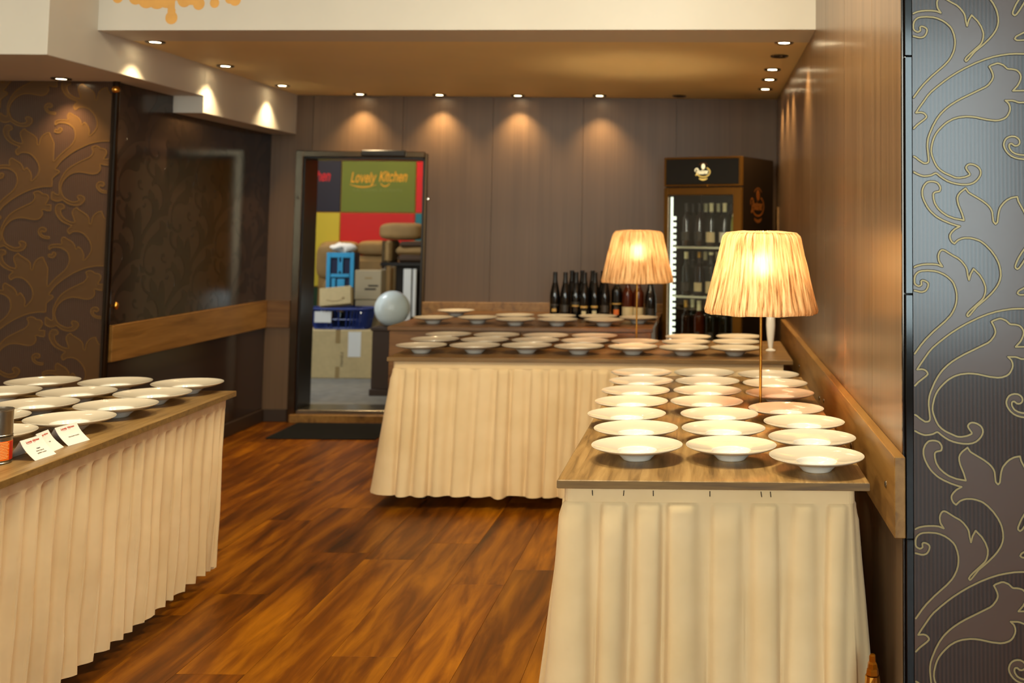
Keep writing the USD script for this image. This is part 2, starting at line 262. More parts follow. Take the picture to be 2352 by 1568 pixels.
def scroll_panel(width, z0, z1, mirrored, shift=0.0):
    """Ground region (polygon) of the scroll pattern over u 0..width, z0..z1."""
    half = 0.298; base = affinity.translate(_g2 if mirrored else _g, -0.037, 0)
    base = base.intersection(sbox(0, -5, half, 5)); base = base.simplify(0.0004)
    k0 = int(math.floor((z0 - 2.0 - shift) / REP)) - 1; k1 = int(math.ceil((z1 - 1.0 - shift) / REP)) + 1
    col = unary_union([affinity.translate(base, 0, k * REP + shift) for k in range(k0, k1 + 1)])
    cols = []
    if mirrored:
        cols = [affinity.translate(col, c * half, (c * 0.37 % 1) * REP) for c in range(int(math.ceil(width / half)))]
    else:
        n = int(math.ceil(width / half))
        mir = affinity.translate(affinity.scale(col, -1, 1, origin=(0, 0)), 2 * half, 0)
        cols = [col, mir] if n <= 2 else [affinity.translate(c_, 2 * half * c, 0) for c in range((n + 1) // 2) for c_ in (col, mir)]
    fr = sbox(0, z0, width, z1); g = unary_union([c.buffer(0.0002) for c in cols]).intersection(fr)
    return g, fr
def scroll_parts(parent, width, z0, z1, o, X, fig_mat, line_mat, line_w, mirrored, fig_h=0.0012, line_h=0.0022, shift=0.0):
    g, fr = scroll_panel(width, z0, z1, mirrored, shift)
    if mirrored: g = g.buffer(.0035).buffer(-.0085).buffer(.005).intersection(fr).simplify(.0006)
    fig = fr.difference(g).buffer(-0.0003)
    obj('scroll_relief', place(extrude(fig, fig_h), o, X, (0, 0, 1)), fig_mat, parent)
    if line_w:
        inner = fr.buffer(-0.003)
        lines = g.boundary.intersection(inner)
        if not mirrored: obj('scroll_groove', place(extrude(lines.buffer(line_w * 1.75, resolution=3).simplify(0.0002), fig_h + .0004), o, X, (0, 0, 1)), 'wallpaper_groove', parent)
        obj('scroll_outline', place(extrude(lines.buffer(line_w, resolution=3).simplify(0.0002), line_h), o, X, (0, 0, 1)), line_mat, parent)

# ---- back wall: core with the doorway, brown laminate panels
WB = structure('wall_back', 'brown laminate panelled back wall')
DX0, DX1, DZ0, DZ1 = -2.925, -2.045, 0.085, 1.90
core = [bx(-3.4, DX0, BY + 0.012, BY + 0.25, 0, CZ + 0.05), bx(DX1, 0.75, BY + 0.012, BY + 0.25, 0, CZ + 0.05), bx(DX0, DX1, BY + 0.012, BY + 0.25, DZ1, CZ + 0.05), bx(DX0, DX1, BY + 0.012, BY + 0.25, -0.01, DZ0 - 0.02)]
obj('wall_core', cat_(*core), 'brown_laminate_back', WB)
door_hole = sbox(DX0, DZ0 - 0.1, DX1, DZ1)
seams = [-3.17, -2.87, -2.215, -1.558, -0.90, -0.222, 0.51]
for a, b in zip(seams[:-1], seams[1:]):
    s = sbox(a + 0.0014, 0.0, b - 0.0014, CZ - 0.001).difference(door_hole)
    obj('wall_panel', place(extrude(s, 0.011), (0, BY + 0.0118, 0), (1, 0, 0), (0, 0, 1)), 'brown_laminate_back', WB)
# ---- right wall: laminate panels, front end at y = 2.85
WR = structure('wall_right', 'brown laminate panelled right wall')
obj('wall_core', bx(0.522, 0.75, 2.87, BY + 0.012, 0, HZ), 'brown_laminate', WR)
ys = [2.85, 3.35, 4.01, 4.67, 5.33, 5.99, 6.65, 7.31, BY]
for a, b in zip(ys[:-1], ys[1:]): obj('wall_panel', bx(0.51, 0.5215, a + 0.0013, b - 0.0013, 0.0, HZ if a < 5.3 else CZ + 0.3, 0.0008), 'brown_laminate', WR)
# ---- left wall (going back) and left front wall (facing us), lacquered scroll wallpaper
LX, LY = -3.17, 5.80
WL = structure('wall_left', 'dark lacquered wall with scroll pattern')
obj('wall_core', bx(LX - 0.24, LX, LY + 0.012, BY + 0.012, 0, 2.4), 'lacquer_dark_ground', WL)
scroll_parts(WL, BY - LY - 0.05, 0.86, 2.17, (LX, LY + 0.03, 0), (0, 1, 0), 'lacquer_dark_figure', None, 0, True, 0.0008)
WLF = structure('wall_left_front', 'gold brown scroll patterned wall at left')
obj('wall_core', bx(-6.1, LX, LY, LY + 0.0115, 0, 2.4), 'lacquer_ribs', WLF)
scroll_parts(WLF, 2.68, 0.35, 2.17, (LX - 2.70, LY, 0), (1, 0, 0), 'lacquer_figure', 'lacquer_line', 0.0026, True, 0.0008, 0.0022)
# ---- wall with grey scroll wallpaper facing us at the right
PY = 2.83
WRF = structure('wall_right_front', 'scroll patterned wallpaper wall facing the camera at right')
obj('wall_core', bx(0.537, 3.2, PY, PY + 0.4, 0, HZ), 'wallpaper_ribs', WRF)
scroll_parts(WRF, 0.89, 0.0, 2.6, (0.537, PY, 0), (1, 0, 0), 'wallpaper_figure', 'wallpaper_line', 0.0021, False, 0.0010, 0.0026)
# ---- outer walls of the front room, with the windows behind us
WO = structure('wall_front', 'front wall with two windows behind the camera')
cut = sbox(-6, 0, 3.2, HZ)
for wx, ww in WINDOWS: cut = cut.difference(sbox(wx - ww / 2, 1.35 if wx < 0 else .5, wx + ww / 2, 3.05 if wx < 0 else 3.2))
obj('wall_core', place(extrude(cut, 0.12), (0, -3.78, 0), (1, 0, 0), (0, 0, 1)), 'white_paint', WO)
for i, (wx, ww) in enumerate(WINDOWS):
    W = structure(f'window_{i + 1}', 'window behind the camera'); x0, x1, z0, z1 = wx - ww / 2, wx + ww / 2, (1.35 if wx < 0 else .5), (3.05 if wx < 0 else 3.2)
    obj('window_frame', cat_(bx(x0, x0 + .05, -3.86, -3.80, z0, z1, .004), bx(x1 - .05, x1, -3.86, -3.80, z0, z1, .004), bx(x0, x1, -3.86, -3.80, z0, z0 + .05, .004), bx(x0, x1, -3.86, -3.80, z1 - .05, z1, .004), bx(wx - .025, wx + .025, -3.86, -3.80, z0, z1, .004)), 'white_paint', W)
    obj('pane', bx(x0 + .05, wx - .025, -3.835, -3.829, z0 + .05, z1 - .05), 'pane_glass', W); obj('pane', bx(wx + .025, x1 - .05, -3.835, -3.829, z0 + .05, z1 - .05), 'pane_glass', W)
obj('wall_core', bx(-6.2, -6.0, -4, 6.0, 0, HZ), 'white_paint', structure('wall_left_outer', 'white side wall of the front room'))
obj('wall_core', bx(3.2, 3.4, -4, 3.2, 0, HZ), 'white_paint', structure('wall_right_outer', 'white side wall of the front room'))
# ---- ceilings, beam and stepped soffit
CE = structure('ceiling', 'low ceiling over the buffet')
cp = extrude(Polygon([(-3.2, 5.40), (0.52, 5.20), (0.52, BY + .02), (-3.2, BY + .02)]), .08); cp.apply_translation((0, 0, CZ)); obj('ceiling_board', cp, 'ceiling_paint', CE)
CH = structure('ceiling_front', 'high white ceiling of the front room')
obj('ceiling_board', bx(-6.1, 3.3, -4, 6.0, HZ, HZ + 0.08), 'white_paint', CH)
for k, (lx, ly) in enumerate(PANELS):
    f_ = obj('panel_lamp', cat_(bx(lx - .31, lx + .31, ly - .31, ly - .285, 3.225, HZ), bx(lx - .31, lx + .31, ly + .285, ly + .31, 3.225, HZ), bx(lx - .31, lx - .285, ly - .285, ly + .285, 3.225, HZ), bx(lx + .285, lx + .31, ly - .285, ly + .285, 3.225, HZ)), 'white_paint', CH)
BM = structure('trim_1', 'white beam over the buffet')
bp = Polygon([(-3.3, 5.30), (0.51, 5.09), (0.51, 5.45), (-3.3, 5.60)])
m = extrude(bp, HZ - CZ + 0.003); m.apply_translation((0, 0, CZ - 0.003)); obj('beam', m, 'white_paint', BM)
SX = -2.99
SF = structure('trim_2', 'stepped white soffit at left')
m = cat_(bx(-6.0, SX, 4.885, 6.44, 2.162, HZ, 0.003), bx(LX - 0.02, SX, 6.43, BY, 2.062, CZ + 0.02, 0.003)); obj('soffit', m, 'white_paint', SF)
# painted gold ornament on the beam: scalloped blossoms with one hanging drop
orn = []
for cx, zb, w in [(np.float64(-2.896), np.float64(2.481), 0.027), (np.float64(-2.805), np.float64(2.473), 0.036), (np.float64(-2.75), np.float64(2.455), 0.045), (np.float64(-2.696), np.float64(2.451), 0.049), (np.float64(-2.65), np.float64(2.456), 0.036), (np.float64(-2.622), np.float64(2.42), 0.02), (np.float64(-2.56), np.float64(2.46), 0.036), (np.float64(-2.524), np.float64(2.471), 0.031), (np.float64(-2.487), np.float64(2.446), 0.029), (np.float64(-2.408), np.float64(2.456), 0.023), (np.float64(-2.306), np.float64(2.466), 0.029), (np.float64(-2.334), np.float64(2.477), 0.022)]:
    orn.append(affinity.translate(affinity.scale(LineString([(0, 0), (0.001, 0)]).buffer(1), w, w * 1.1), cx, zb + w * 1.1)); orn.append(sbox(cx - w * .8, zb + w * 1.1, cx + w * .8, 2.66))
orn.append(affinity.translate(LineString([(0, 0), (0, .004)]).buffer(.030), -2.621, 2.406))
orn.append(affinity.scale(affinity.translate(LineString([(0, 0), (0.001, 0)]).buffer(1), -2.60, 2.68), .33, .15)); orn = unary_union(orn).buffer(.006).buffer(-.012).buffer(.006)
ca = math.atan2(5.09 - 5.30, 0.51 + 3.3)
plain('ornament_gold', (222, 166, 86), 0.6, 0.10, 12)
obj('painted_ornament', place(extrude(affinity.scale(affinity.translate(orn, 3.3, 0), 1 / math.cos(ca), 1, origin=(0, 0)), 0.0012), (-3.3, 5.30, 0), (math.cos(ca), math.sin(ca), 0), (0, 0, 1)), 'ornament_gold', BM)
# ---- rails on the walls
def screws(pts, parent, X):
    for y, z in pts:
        m = lathe([(0, 0.004), (0.006, 0.0035), (0.009, 0.001), (0.009, -0.004), (0, -0.004)], 16); m = place(m, (X, y, z), (0, 1, 0), (0, 0, 1)) if X < 0 else place(m, (X, y, z), (0, -1, 0), (0, 0, 1)); obj('screw', m, 'tin', parent)
R1_ = structure('trim_3', 'oak wall rail on the left wall'); obj('rail_board', bx(LX, LX + 0.02, 5.84, BY, 0.668, 0.861, 0.002), 'rail_oak', R1_)
R2_ = structure('trim_4', 'oak wall rail on the back wall'); obj('rail_board', bx(LX + 0.02, DX0 - 0.06, BY - 0.02, BY, 0.668, 0.861, 0.002), 'counter_wood', R2_); obj('rail_board', bx(DX1 + 0.01, -0.02, BY - 0.02, BY, 0.668, 0.861, 0.002), 'rail_oak', R2_)
R3_ = structure('trim_5', 'oak wall rail on the right wall'); obj('rail_board', bx(0.482, 0.51, 2.80, 7.0, 0.630, 0.832, 0.002), 'rail_oak', R3_)
screws([(2.93, .735), (3.62, .70), (4.45, .715), (4.62, .70), (5.6, .71)], R3_, 0.482)
# ---- skirting boards
obj('board', bx(LX, LX + 0.018, LY + 0.02, BY, 0, 0.09, 0.004), 'baseboard_dark', structure('baseboard_left', 'dark skirting board'))
obj('board', bx(LX + 0.018, DX0 - 0.06, BY - 0.016, BY, 0, 0.09, 0.004), 'baseboard_dark', structure('baseboard_back', 'dark skirting board'))
# ---- corner pole at the left wall, end trims at the right wall
P1 = structure('trim_6', 'polished dark corner strip'); m = cyl(LX + 0.002, LY + 0.002, 0, 2.162, 0.019, 24); obj('corner_strip', m, 'dark_chrome', P1)
obj('strip_knob', ball((LX + 0.004, LY - 0.006, 2.118), 0.021), 'brass', P1)
P2 = structure('trim_7', 'chrome and black edge trim of the right wall')
obj('chrome_strip', bx(0.5105, 0.5165, 2.842, 2.869, 0, HZ, 0.001), 'dark_chrome', P2)
for z in np.arange(0, HZ, 0.62): obj('black_tile', bx(0.5168, 0.5368, 2.829, 2.869, z + 0.001, min(z + 0.619, HZ), 0.002), 'black_gloss', P2)
# ---- doorway: polished frame, raised threshold
D = structure('door_1', 'open doorway with polished dark frame')
obj('door_frame', cat_(bx(DX0 - 0.055, DX0, BY - 0.022, BY + 0.012, 0, DZ1 + 0.045, 0.004), bx(DX1, DX1 + 0.022, BY - 0.016, BY + 0.012, DZ0, DZ1 + 0.03, 0.004), bx(DX0, DX1, BY - 0.022, BY + 0.012, DZ1, DZ1 + 0.042, 0.004)), 'bronze_chrome', D)
obj('jamb_lining', cat_(bx(DX0, DX0 + 0.014, BY - 0.01, BY + 0.25, DZ0, DZ1, 0.002), bx(DX1 - 0.014, DX1, BY - 0.01, BY + 0.25, DZ0, DZ1, 0.002), bx(DX0, DX1, BY - 0.01, BY + 0.25, DZ1 - 0.014, DZ1, 0.002)), 'black_metal', D)
obj('door_closer', bx(-2.50, -2.18, BY - 0.05, BY - 0.02, DZ1 + 0.006, DZ1 + 0.05, 0.006), 'black_metal', D)
obj('threshold', bx(DX0, DX1, BY - 0.006, BY + 0.26, DZ0 - 0.03, DZ0, 0.004), 'tin', D)
obj('riser', bx(DX0 - 0.03, DX1, BY - 0.05, BY - 0.006, 0.0, DZ0 - 0.028, 0.003), 'rail_oak', D)
for s in (-1, 1): obj('door_button', ball((DX0 - 0.028 if s < 0 else DX1 + 0.012, BY - 0.024, 1.60), 0.010, 2, (1, .5, 1.6)) if False else place(lathe([(0, .004), (.008, .003), (.011, 0), (0, 0)], 16), (DX0 - 0.028 if s < 0 else DX1 + 0.03, BY - 0.022, 1.60), (1, 0, 0), (0, 0, 1)), 'chrome', D)

# ================================================================ DOWNLIGHTS
def downlight(x, y, z, on, label, power=1.0):
    t = thing('ceiling_spotlight', label, 'ceiling light', (x, y, z), group='recessed ceiling spotlights')
    obj('bezel', lathe([(0.030, -0.001), (0.033, -0.006), (0.046, -0.007), (0.050, -0.003), (0.050, 0.0), (0.044, 0.0015), (0.030, 0.0015), (0.030, -0.001)], 32), 'dark_chrome', t, smooth=40)
    obj('lens', lathe([(0, -0.0025), (0.030, -0.002), (0.030, 0.001), (0, 0.001)], 24), 'spot_lens' if on else 'black_gloss', t)
    if on:
        L = UsdLux.SphereLight.Define(stage, f'{t}/beam'); L.CreateRadiusAttr(0.012); L.CreateIntensityAttr(1.0 * SPOT * power / 1.0); L.CreateColorAttr(Gf.Vec3f(1.0, 0.74, 0.40))
        L.CreateNormalizeAttr(True) if False else None
        S = UsdLux.ShapingAPI.Apply(L.GetPrim()); S.CreateShapingConeAngleAttr(50.0); S.CreateShapingConeSoftnessAttr(1.0)
        L.AddTranslateOp().Set(Gf.Vec3d(0, 0, -0.022))
SPOT = 6000.0
for k, (x, y) in enumerate([(-2.878, 5.62), (-2.883, 6.462), (-2.889, 7.355)]):
    downlight(x, y, CZ, True, 'lit recessed spotlight beside the stepped soffit, ' + ['nearest the beam', 'second from the beam', 'third from the beam'][k])
for k, (x, y, on) in enumerate([(-2.503, 7.80, 1), (-1.929, 7.80, 1), (-1.364, 7.80, 1), (-0.772, 7.76, 1), (-0.199, 7.74, 0)]):
    downlight(x, y, CZ, bool(on), ('lit' if on else 'unlit') + ' recessed spotlight along the back wall, ' + ['above the doorway', 'second from the doorway', 'third from the doorway', 'fourth from the doorway', 'above the wine fridge'][k])
for k, (x, y, on) in enumerate([(0.388, 5.47, 1), (0.393, 5.90, 0), (0.385, 6.40, 1), (0.393, 6.836, 1), (0.393, 7.31, 1)]):
    downlight(x, y, CZ, bool(on), ('lit' if on else 'unlit') + ' recessed spotlight along the right wall, ' + ['nearest the beam', 'second from the beam', 'third from the beam', 'fourth from the beam', 'nearest the back wall'][k])
downlight(-3.40, 5.69, 2.162, True, 'lit recessed spotlight in the low soffit above the gold patterned wall')
downlight(-4.05, 5.69, 2.162, True, 'lit recessed spotlight in the low soffit outside the left edge of the photo')


# ================================================================ TABLES AND SKIRTS
TZ = 0.74
def table(label, cx, cy, ang, w, d, wood_, group='buffet tables'):
    """Origin at the corner nearest (local x right, y away); top w x d."""
    t = thing('buffet_table', label, 'table', (cx, cy, 0), ang)
    obj('tabletop', bx(0, w, 0, d, TZ - 0.022, TZ, 0.0015), wood_, t)
    for e in (bx(.001, w - .001, -.0012, .001, TZ - .0205, TZ - .0025), bx(.001, w - .001, d - .001, d + .0012, TZ - .0205, TZ - .0025), bx(-.0012, .001, .001, d - .001, TZ - .0205, TZ - .0025), bx(w - .001, w + .0012, .001, d - .001, TZ - .0205, TZ - .0025)): obj('edge_band', e, 'edge_oak', t)
    obj('apron', cat_(bx(.07, w - .07, .07, .09, TZ - .09, TZ - .022), bx(.07, w - .07, d - .09, d - .07, TZ - .09, TZ - .022), bx(.07, .09, .09, d - .09, TZ - .09, TZ - .022), bx(w - .09, w - .07, .09, d - .09, TZ - .09, TZ - .022)), 'black_metal', t)
    for x in (.16, w - .16):
        for y in (.16, d - .16): obj('leg', cyl(x, y, 0.0, TZ - .022, .02, 16, .003), 'black_metal', t)
    return t
table('oak buffet table at right beside the wall, nearest to the camera', -0.386, 2.92, 0.0, 0.823, 2.05, 'table_oak')
table('oak buffet table at the back in front of the sideboard', -1.613, 5.585, 0.0, 2.06, 0.95, 'table_oak_cross')
LA = math.radians(2.4)       # the left table stands slightly askew
LC = np.array([-1.875, 4.415]); LU = np.array([math.sin(LA), -math.cos(LA)]); LW = np.array([-math.cos(LA), -math.sin(LA)])
LO = LC + 1.95 * LU + 0.98 * LW
table('oak buffet table at left with tent cards and cans on it', LO[0], LO[1], LA, 0.98, 1.95, 'table_oak')

def skirt(label, path, pleat, seed, amp=0.016, flare=0.035, zb=0.075, pins=(), lobe=0.0, irregular=0.25):
    """Box-pleated cloth pinned under the table edge. path: world points going round with the outside on the left hand side turned away (right-hand side)."""
    r = np.random.default_rng(seed); line = LineString(path); rad = 0.02
    pts = np.array(path, float); seg = []
    for i in range(len(pts)):                                 # round the corners
        if 0 < i < len(pts) - 1:
            a = pts[i - 1] - pts[i]; b = pts[i + 1] - pts[i]; a /= np.linalg.norm(a); b /= np.linalg.norm(b)
            for t in np.linspace(0, 1, 7): seg.append((1 - t) ** 2 * (pts[i] + a * rad) + 2 * t * (1 - t) * pts[i] + t * t * (pts[i] + b * rad))
        else: seg.append(pts[i])
    seg = np.array(seg); d = np.r_[0, np.cumsum(np.linalg.norm(np.diff(seg, axis=0), axis=1))]; Ltot = d[-1]
    n = int(round(Ltot / pleat)); edges = np.cumsum(1 + r.uniform(-irregular, irregular, n)); edges = np.r_[0, edges] / edges[-1] * Ltot
    per = 22; s = np.concatenate([np.linspace(edges[i], edges[i + 1], per, endpoint=False) for i in range(n)] + [[Ltot]])
    ph = np.concatenate([np.arange(per) / per for i in range(n)] + [[0.0]]); idx = np.concatenate([np.full(per, i) for i in range(n)] + [[n - 1]])
    zt = np.concatenate([[0, .018, .036, .0362, .046, .062, .09], np.linspace(.13, .665, 26)]) ; zt = zt / zt[-1]
    ztop = TZ - 0.022
    amp_i = amp * r.uniform(.75, 1.3, n); wl = r.uniform(.42, .58, n); wand = r.normal(0, .05, (n, 4)); lean = r.normal(0, .010, n); hem = r.normal(0, .006, n); ktop = r.uniform(.55, 1.0, n)
    P = np.zeros((len(s), len(zt), 3))
    for k, t in enumerate(zt):
        depth = t * (ztop - zb)
        grow = 0.0 if depth < 0.036 else (0.55 + 0.75 * t)
        fold = (0.0022 if depth <= 0.0361 else 0)
        w = wl[idx] + .10 * t + wand[idx, 0] * np.sin(3.1 * t + 2 * wand[idx, 1] * 20)
        c = 0.5 + wand[idx, 2] * np.sin(2.2 * t + idx)
        e = np.abs(ph - c) - w / 2                                # < 0 on the lobe
        soft = 0.06 + .07 * t
        lobe_ = 0.5 - 0.5 * np.tanh(e / soft)
        roundness = 1 - 0.45 * (np.clip(np.abs(ph - c) / (w / 2), 0, 1)) ** 2 * min(1, .4 + t)
        off = grow * amp_i[idx] * lobe_ * roundness * np.where(depth < .08, ktop[idx], 1) + fold * lobe_
        off = off + (flare * t ** 1.3) + 0.004 * np.sin(7 * t + idx * 1.7) * t + 0.003 * (meshkit.noise(np.stack([s * 14, np.full_like(s, t * 6), np.full_like(s, seed)], -1)) - .5) * (depth > .04)
        lat = -grow * 0.011 * np.sin(2 * np.pi * ph) * (1 - .45 * t) * (1 if lobe == 0 else lobe) + lean[idx] * t * np.sin(np.pi * ph) ** 2
        ss = np.clip(s + lat, 0, Ltot); ss[0], ss[-1] = 0, Ltot
        x = np.interp(ss, d, seg[:, 0]); y = np.interp(ss, d, seg[:, 1])
        e1 = np.clip(ss + .004, 0, Ltot); e0 = np.clip(ss - .004, 0, Ltot)
        tx = np.interp(e1, d, seg[:, 0]) - np.interp(e0, d, seg[:, 0]); ty = np.interp(e1, d, seg[:, 1]) - np.interp(e0, d, seg[:, 1]); ln = np.hypot(tx, ty) + 1e-12
        nx, ny = ty / ln, -tx / ln
        P[:, k] = np.stack([x + nx * off, y + ny * off, ztop - depth + (hem[idx] * np.sin(np.pi * ph) ** 2 * t ** 6) + np.zeros_like(x)], -1)
    t_ = thing('table_skirt', label, 'table skirt')
    obj('pleated_cloth', grid_mesh(P), 'skirt_cloth', t_, smooth=70)
    # the sewn top band
    Bd = np.zeros((len(seg), 2, 3)); tg = np.gradient(seg, axis=0); tg /= np.linalg.norm(tg, axis=1, keepdims=True)
    for k, z in enumerate((ztop - .001, ztop - .0365)): Bd[:, k] = np.stack([seg[:, 0] + tg[:, 1] * .0042, seg[:, 1] - tg[:, 0] * .0042, np.full(len(seg), z)], -1)
    obj('top_band', grid_mesh(Bd), 'skirt_cloth', t_)
    for q in pins:
        x, y = np.interp(q, d, seg[:, 0]), np.interp(q, d, seg[:, 1]); a = random.uniform(-.003, .003)
        i = np.searchsorted(d, q) - 1; tx, ty = (seg[i + 1] - seg[i]) / (d[i + 1] - d[i])
        obj('pin', tube([(x + ty * .006, y - tx * .006, ztop - .006), (x + ty * .006 + a, y - tx * .006, ztop - .020)], .0011, 6), 'black_metal', t_)
# right table: along the left side towards us, across the front, back along the wall side (outside is on the right of travel => reverse order)
x0, x1, y0, y1 = -0.366, 0.398, 2.938, 4.95
skirt('cream pleated table skirt pinned round the right buffet table', [(x0, y1), (x0, y0), (x1, y0), (x1, y1)][::1], 0.098, 3, 0.030, 0.042, 0.06, pins=[2.012 + q for q in (.064, .148, .225, .375, .51, .535)])
skirt('cream pleated table skirt hanging from the back buffet table', [(-1.585, 6.5), (-1.585, 5.606), (0.40, 5.606)], 0.088, 5, 0.024, 0.080, 0.066)
q = lambda u, w: tuple(LC + LU * u + LW * w)
skirt('cream pleated table skirt hanging from the left buffet table', [q(.03, .92), q(.03, .022), q(1.92, .022), q(1.92, .4)], 0.078, 9, 0.026, 0.012, 0.062)

# ---- sideboard behind the back table
SBZ = 0.80
sb = thing('sideboard', 'brown wooden sideboard behind the back table holding plates and bottles', 'sideboard', (-1.915, 6.62, 0))
obj('carcass', bx(0.01, 1.59, 0.02, 0.60, 0.06, SBZ - 0.024, .003), 'counter_wood', sb); obj('worktop', bx(0, 1.60, 0, 0.62, SBZ - 0.024, SBZ, .002), 'counter_wood', sb); obj('plinth', bx(.04, 1.56, .06, .58, 0, .06), 'black_metal', sb)
for k in range(4): obj('front_panel', bx(.012 + k * .396, .012 + k * .396 + .390, 0.002, 0.02, .07, SBZ - .03, .002), 'counter_wood', sb)
sh = thing('back_counter', 'brown wooden counter against the back wall beneath the dark bottles', 'counter', (-1.90, 7.245, 0))
obj('carcass', bx(0.01, 1.58, 0.01, 0.61, 0.0, SBZ - 0.024, .003), 'counter_wood', sh); obj('worktop', bx(0, 1.59, 0, 0.63, SBZ - 0.024, SBZ, .002), 'counter_wood', sh)

# ================================================================ PLATES
rim_prof = [(.0585, .0262), (.064, .0280), (.080, .0303), (.100, .0335), (.118, .0375), (.130, .0414), (.1335, .0428), (.1350, .0428), (.1354, .0418), (.1345, .0403), (.130, .0378), (.115, .0322), (.095, .0272), (.075, .0235), (.062, .0195)]
well_prof = [(0.0, .0065), (.025, .0065), (.038, .0075), (.0465, .0105), (.0520, .0165), (.0550, .0225), (.0566, .0252), (.0585, .0262)]
foot_prof = [(.062, .0195), (.054, .0135), (.046, .0060), (.0415, .0010), (.039, 0.0), (.036, .0003), (.034, .0030), (0.0, .0040)]
PS = 0.974
rim_prof, well_prof, foot_prof = ([(r * PS, z) for r, z in p] for p in (rim_prof, well_prof, foot_prof))
plate = thing('pasta_plate', 'white wide-rimmed plate on the right table, front row, left', 'plate', (-0.193, 3.19, TZ), 0.3, 'wide-rimmed plates on the right table')
obj('rim', lathe(rim_prof, 72), 'porcelain_rim', plate, smooth=50); obj('well', lathe(well_prof, 56), 'porcelain', plate, smooth=40); obj('foot', lathe(foot_prof, 56), 'porcelain', plate, smooth=50)
ORD = ['front row', 'second row from the front', 'third row from the front', 'fourth row from the front', 'fifth row from the front', 'sixth row from the front', 'back row']
right = [[(-0.193, 3.19), (-0.213, 3.455), (-0.261, 3.716), (-0.263, 3.980), (-0.265, 4.245), (-0.26, 4.510), (-0.274, 4.775)],
         [(0.079, 3.202), (0.061, 3.467), (0.051, 3.731), (0.009, 3.995), (0.012, 4.260), (0.012, 4.524), (-0.002, 4.788)],
         [(0.312, 3.063), (0.325, 3.328), (0.325, 3.593), (0.286, 3.856), (0.288, 4.215), (0.287, 4.480), (0.275, 4.745)]]
for c, colm in enumerate(right):
    for r, (x, y) in enumerate(colm):
        if c == r == 0: continue
        dup(plate, f"white wide-rimmed plate on the right table, {ORD[r]}, {['left', 'middle', 'right beside the wall'][c]}", (x, y, TZ), random.uniform(0, 6.28), 'wide-rimmed plates on the right table')
backp = [[(-1.491, 5.782), (-1.213, 5.799), (-0.943, 5.822), (-0.664, 5.80), (-0.38, 5.805), (-0.109, 5.787), (0.16, 5.794)], [(-1.499, 6.10), (-1.22, 6.09), (-0.939, 6.093), (-0.664, 6.082), (-0.385, 6.071), (-0.105, 6.073), (0.174, 6.10)], [(-1.489, 6.378), (-1.207, 6.365), (-0.922, 6.36), (-0.639, 6.363), None, (-0.096, 6.354), (0.197, 6.40)]]
COL = ['leftmost', 'second from the left', 'third from the left', 'fourth from the left', 'fifth from the left', 'sixth from the left', 'rightmost']
for r, row in enumerate(backp):
    for c, pxy in enumerate(row):
        if pxy: dup(plate, f"white wide-rimmed plate on the back table, {['front row', 'middle row', 'rear row'][r]}, {COL[c]}", (*pxy, TZ), random.uniform(0, 6.28), 'wide-rimmed plates on the back table')
side = [(-1.697, 6.847, 'leftmost of the front ones'), (-1.425, 6.878, 'second from the left'), (-1.17, 6.77, 'third of the front ones'), (-0.911, 6.775, 'fourth of the front ones'), (-0.625, 6.79, 'fifth of the front ones'), (-0.425, 6.985, 'at the right end before the cream-labelled bottles'), (-1.228, 7.075, 'behind the third one'), (-0.955, 7.05, 'behind the fourth one'), (-0.69, 7.06, 'before the dark bottles'), (-1.685, 7.42, 'farthest back, near the wall rail')]
for x, y, w in side: dup(plate, f'white wide-rimmed plate on the sideboard, {w}', (x, y, SBZ), random.uniform(0, 6.28), 'wide-rimmed plates on the sideboard', 0.94)
leftp = [(-2.612, 4.350, 'back row, left'), (-2.323, 4.346, 'back row, middle'), (-2.034, 4.335, 'back row, right end of the table'), (-2.605, 4.082, 'second row, cut by the photo edge'), (-2.321, 4.080, 'second row, middle'), (-2.036, 4.070, 'second row, right'), (-2.31, 3.815, 'third row, left'), (-2.028, 3.805, 'third row, right'), (-2.317, 3.550, 'fourth row, cut by the photo edge'), (-2.033, 3.540, 'fourth row, behind the tent cards'), (-2.137, 3.294, 'front row, behind the cans')]
for x, y, w in leftp: dup(plate, f'large white wide-rimmed plate on the left table, {w}', (x, y, TZ), random.uniform(0, 6.28), 'wide-rimmed plates on the left table')

# ================================================================ TABLE LAMPS
def shade_mesh(seed, rb=.211, rt=.139, h=.293):
    r = np.random.default_rng(seed); n, m = 260, 26; a = np.linspace(0, 2 * np.pi, n, endpoint=False)
    t = np.linspace(0, 1, m); prof_r = rb + (rt - rb) * t; prof_z = h * t
    sh = np.clip((t - .93) / .07, 0, 1); prof_r -= .012 * sh ** 2; bt = np.clip((.05 - t) / .05, 0, 1); prof_r -= .006 * bt ** 2
    A, T = np.meshgrid(a, t, indexing='ij'); X, Y = np.cos(A), np.sin(A)
    nz = meshkit.noise(np.stack([X * 16, Y * 16, T * 2.2 + seed], -1)) - .5 + .7 * (meshkit.noise(np.stack([X * 34, Y * 34, T * 5 + seed], -1), 3) - .5)
    Rr = prof_r[None] + .0075 * nz
    P = np.stack([X * Rr, Y * Rr, prof_z[None] + .002 * np.sin(A * 9 + seed) * (T < .02)], -1)
    return grid_mesh(P, True)
def shade_top(seed, r0=.060, r1=.131, h=.293):
    n, m = 220, 6; a = np.linspace(0, 2 * np.pi, n, endpoint=False); t = np.linspace(0, 1, m); A, T = np.meshgrid(a, t, indexing='ij')
    nz = meshkit.noise(np.stack([np.cos(A) * 20, np.sin(A) * 20, T + seed], -1)) - .5
    Rr = r1 + (r0 - r1) * T; P = np.stack([np.cos(A) * Rr, np.sin(A) * Rr, h - .001 + .007 * np.sin(np.pi * .5 * T) + .004 * nz], -1)
    return grid_mesh(P, True)
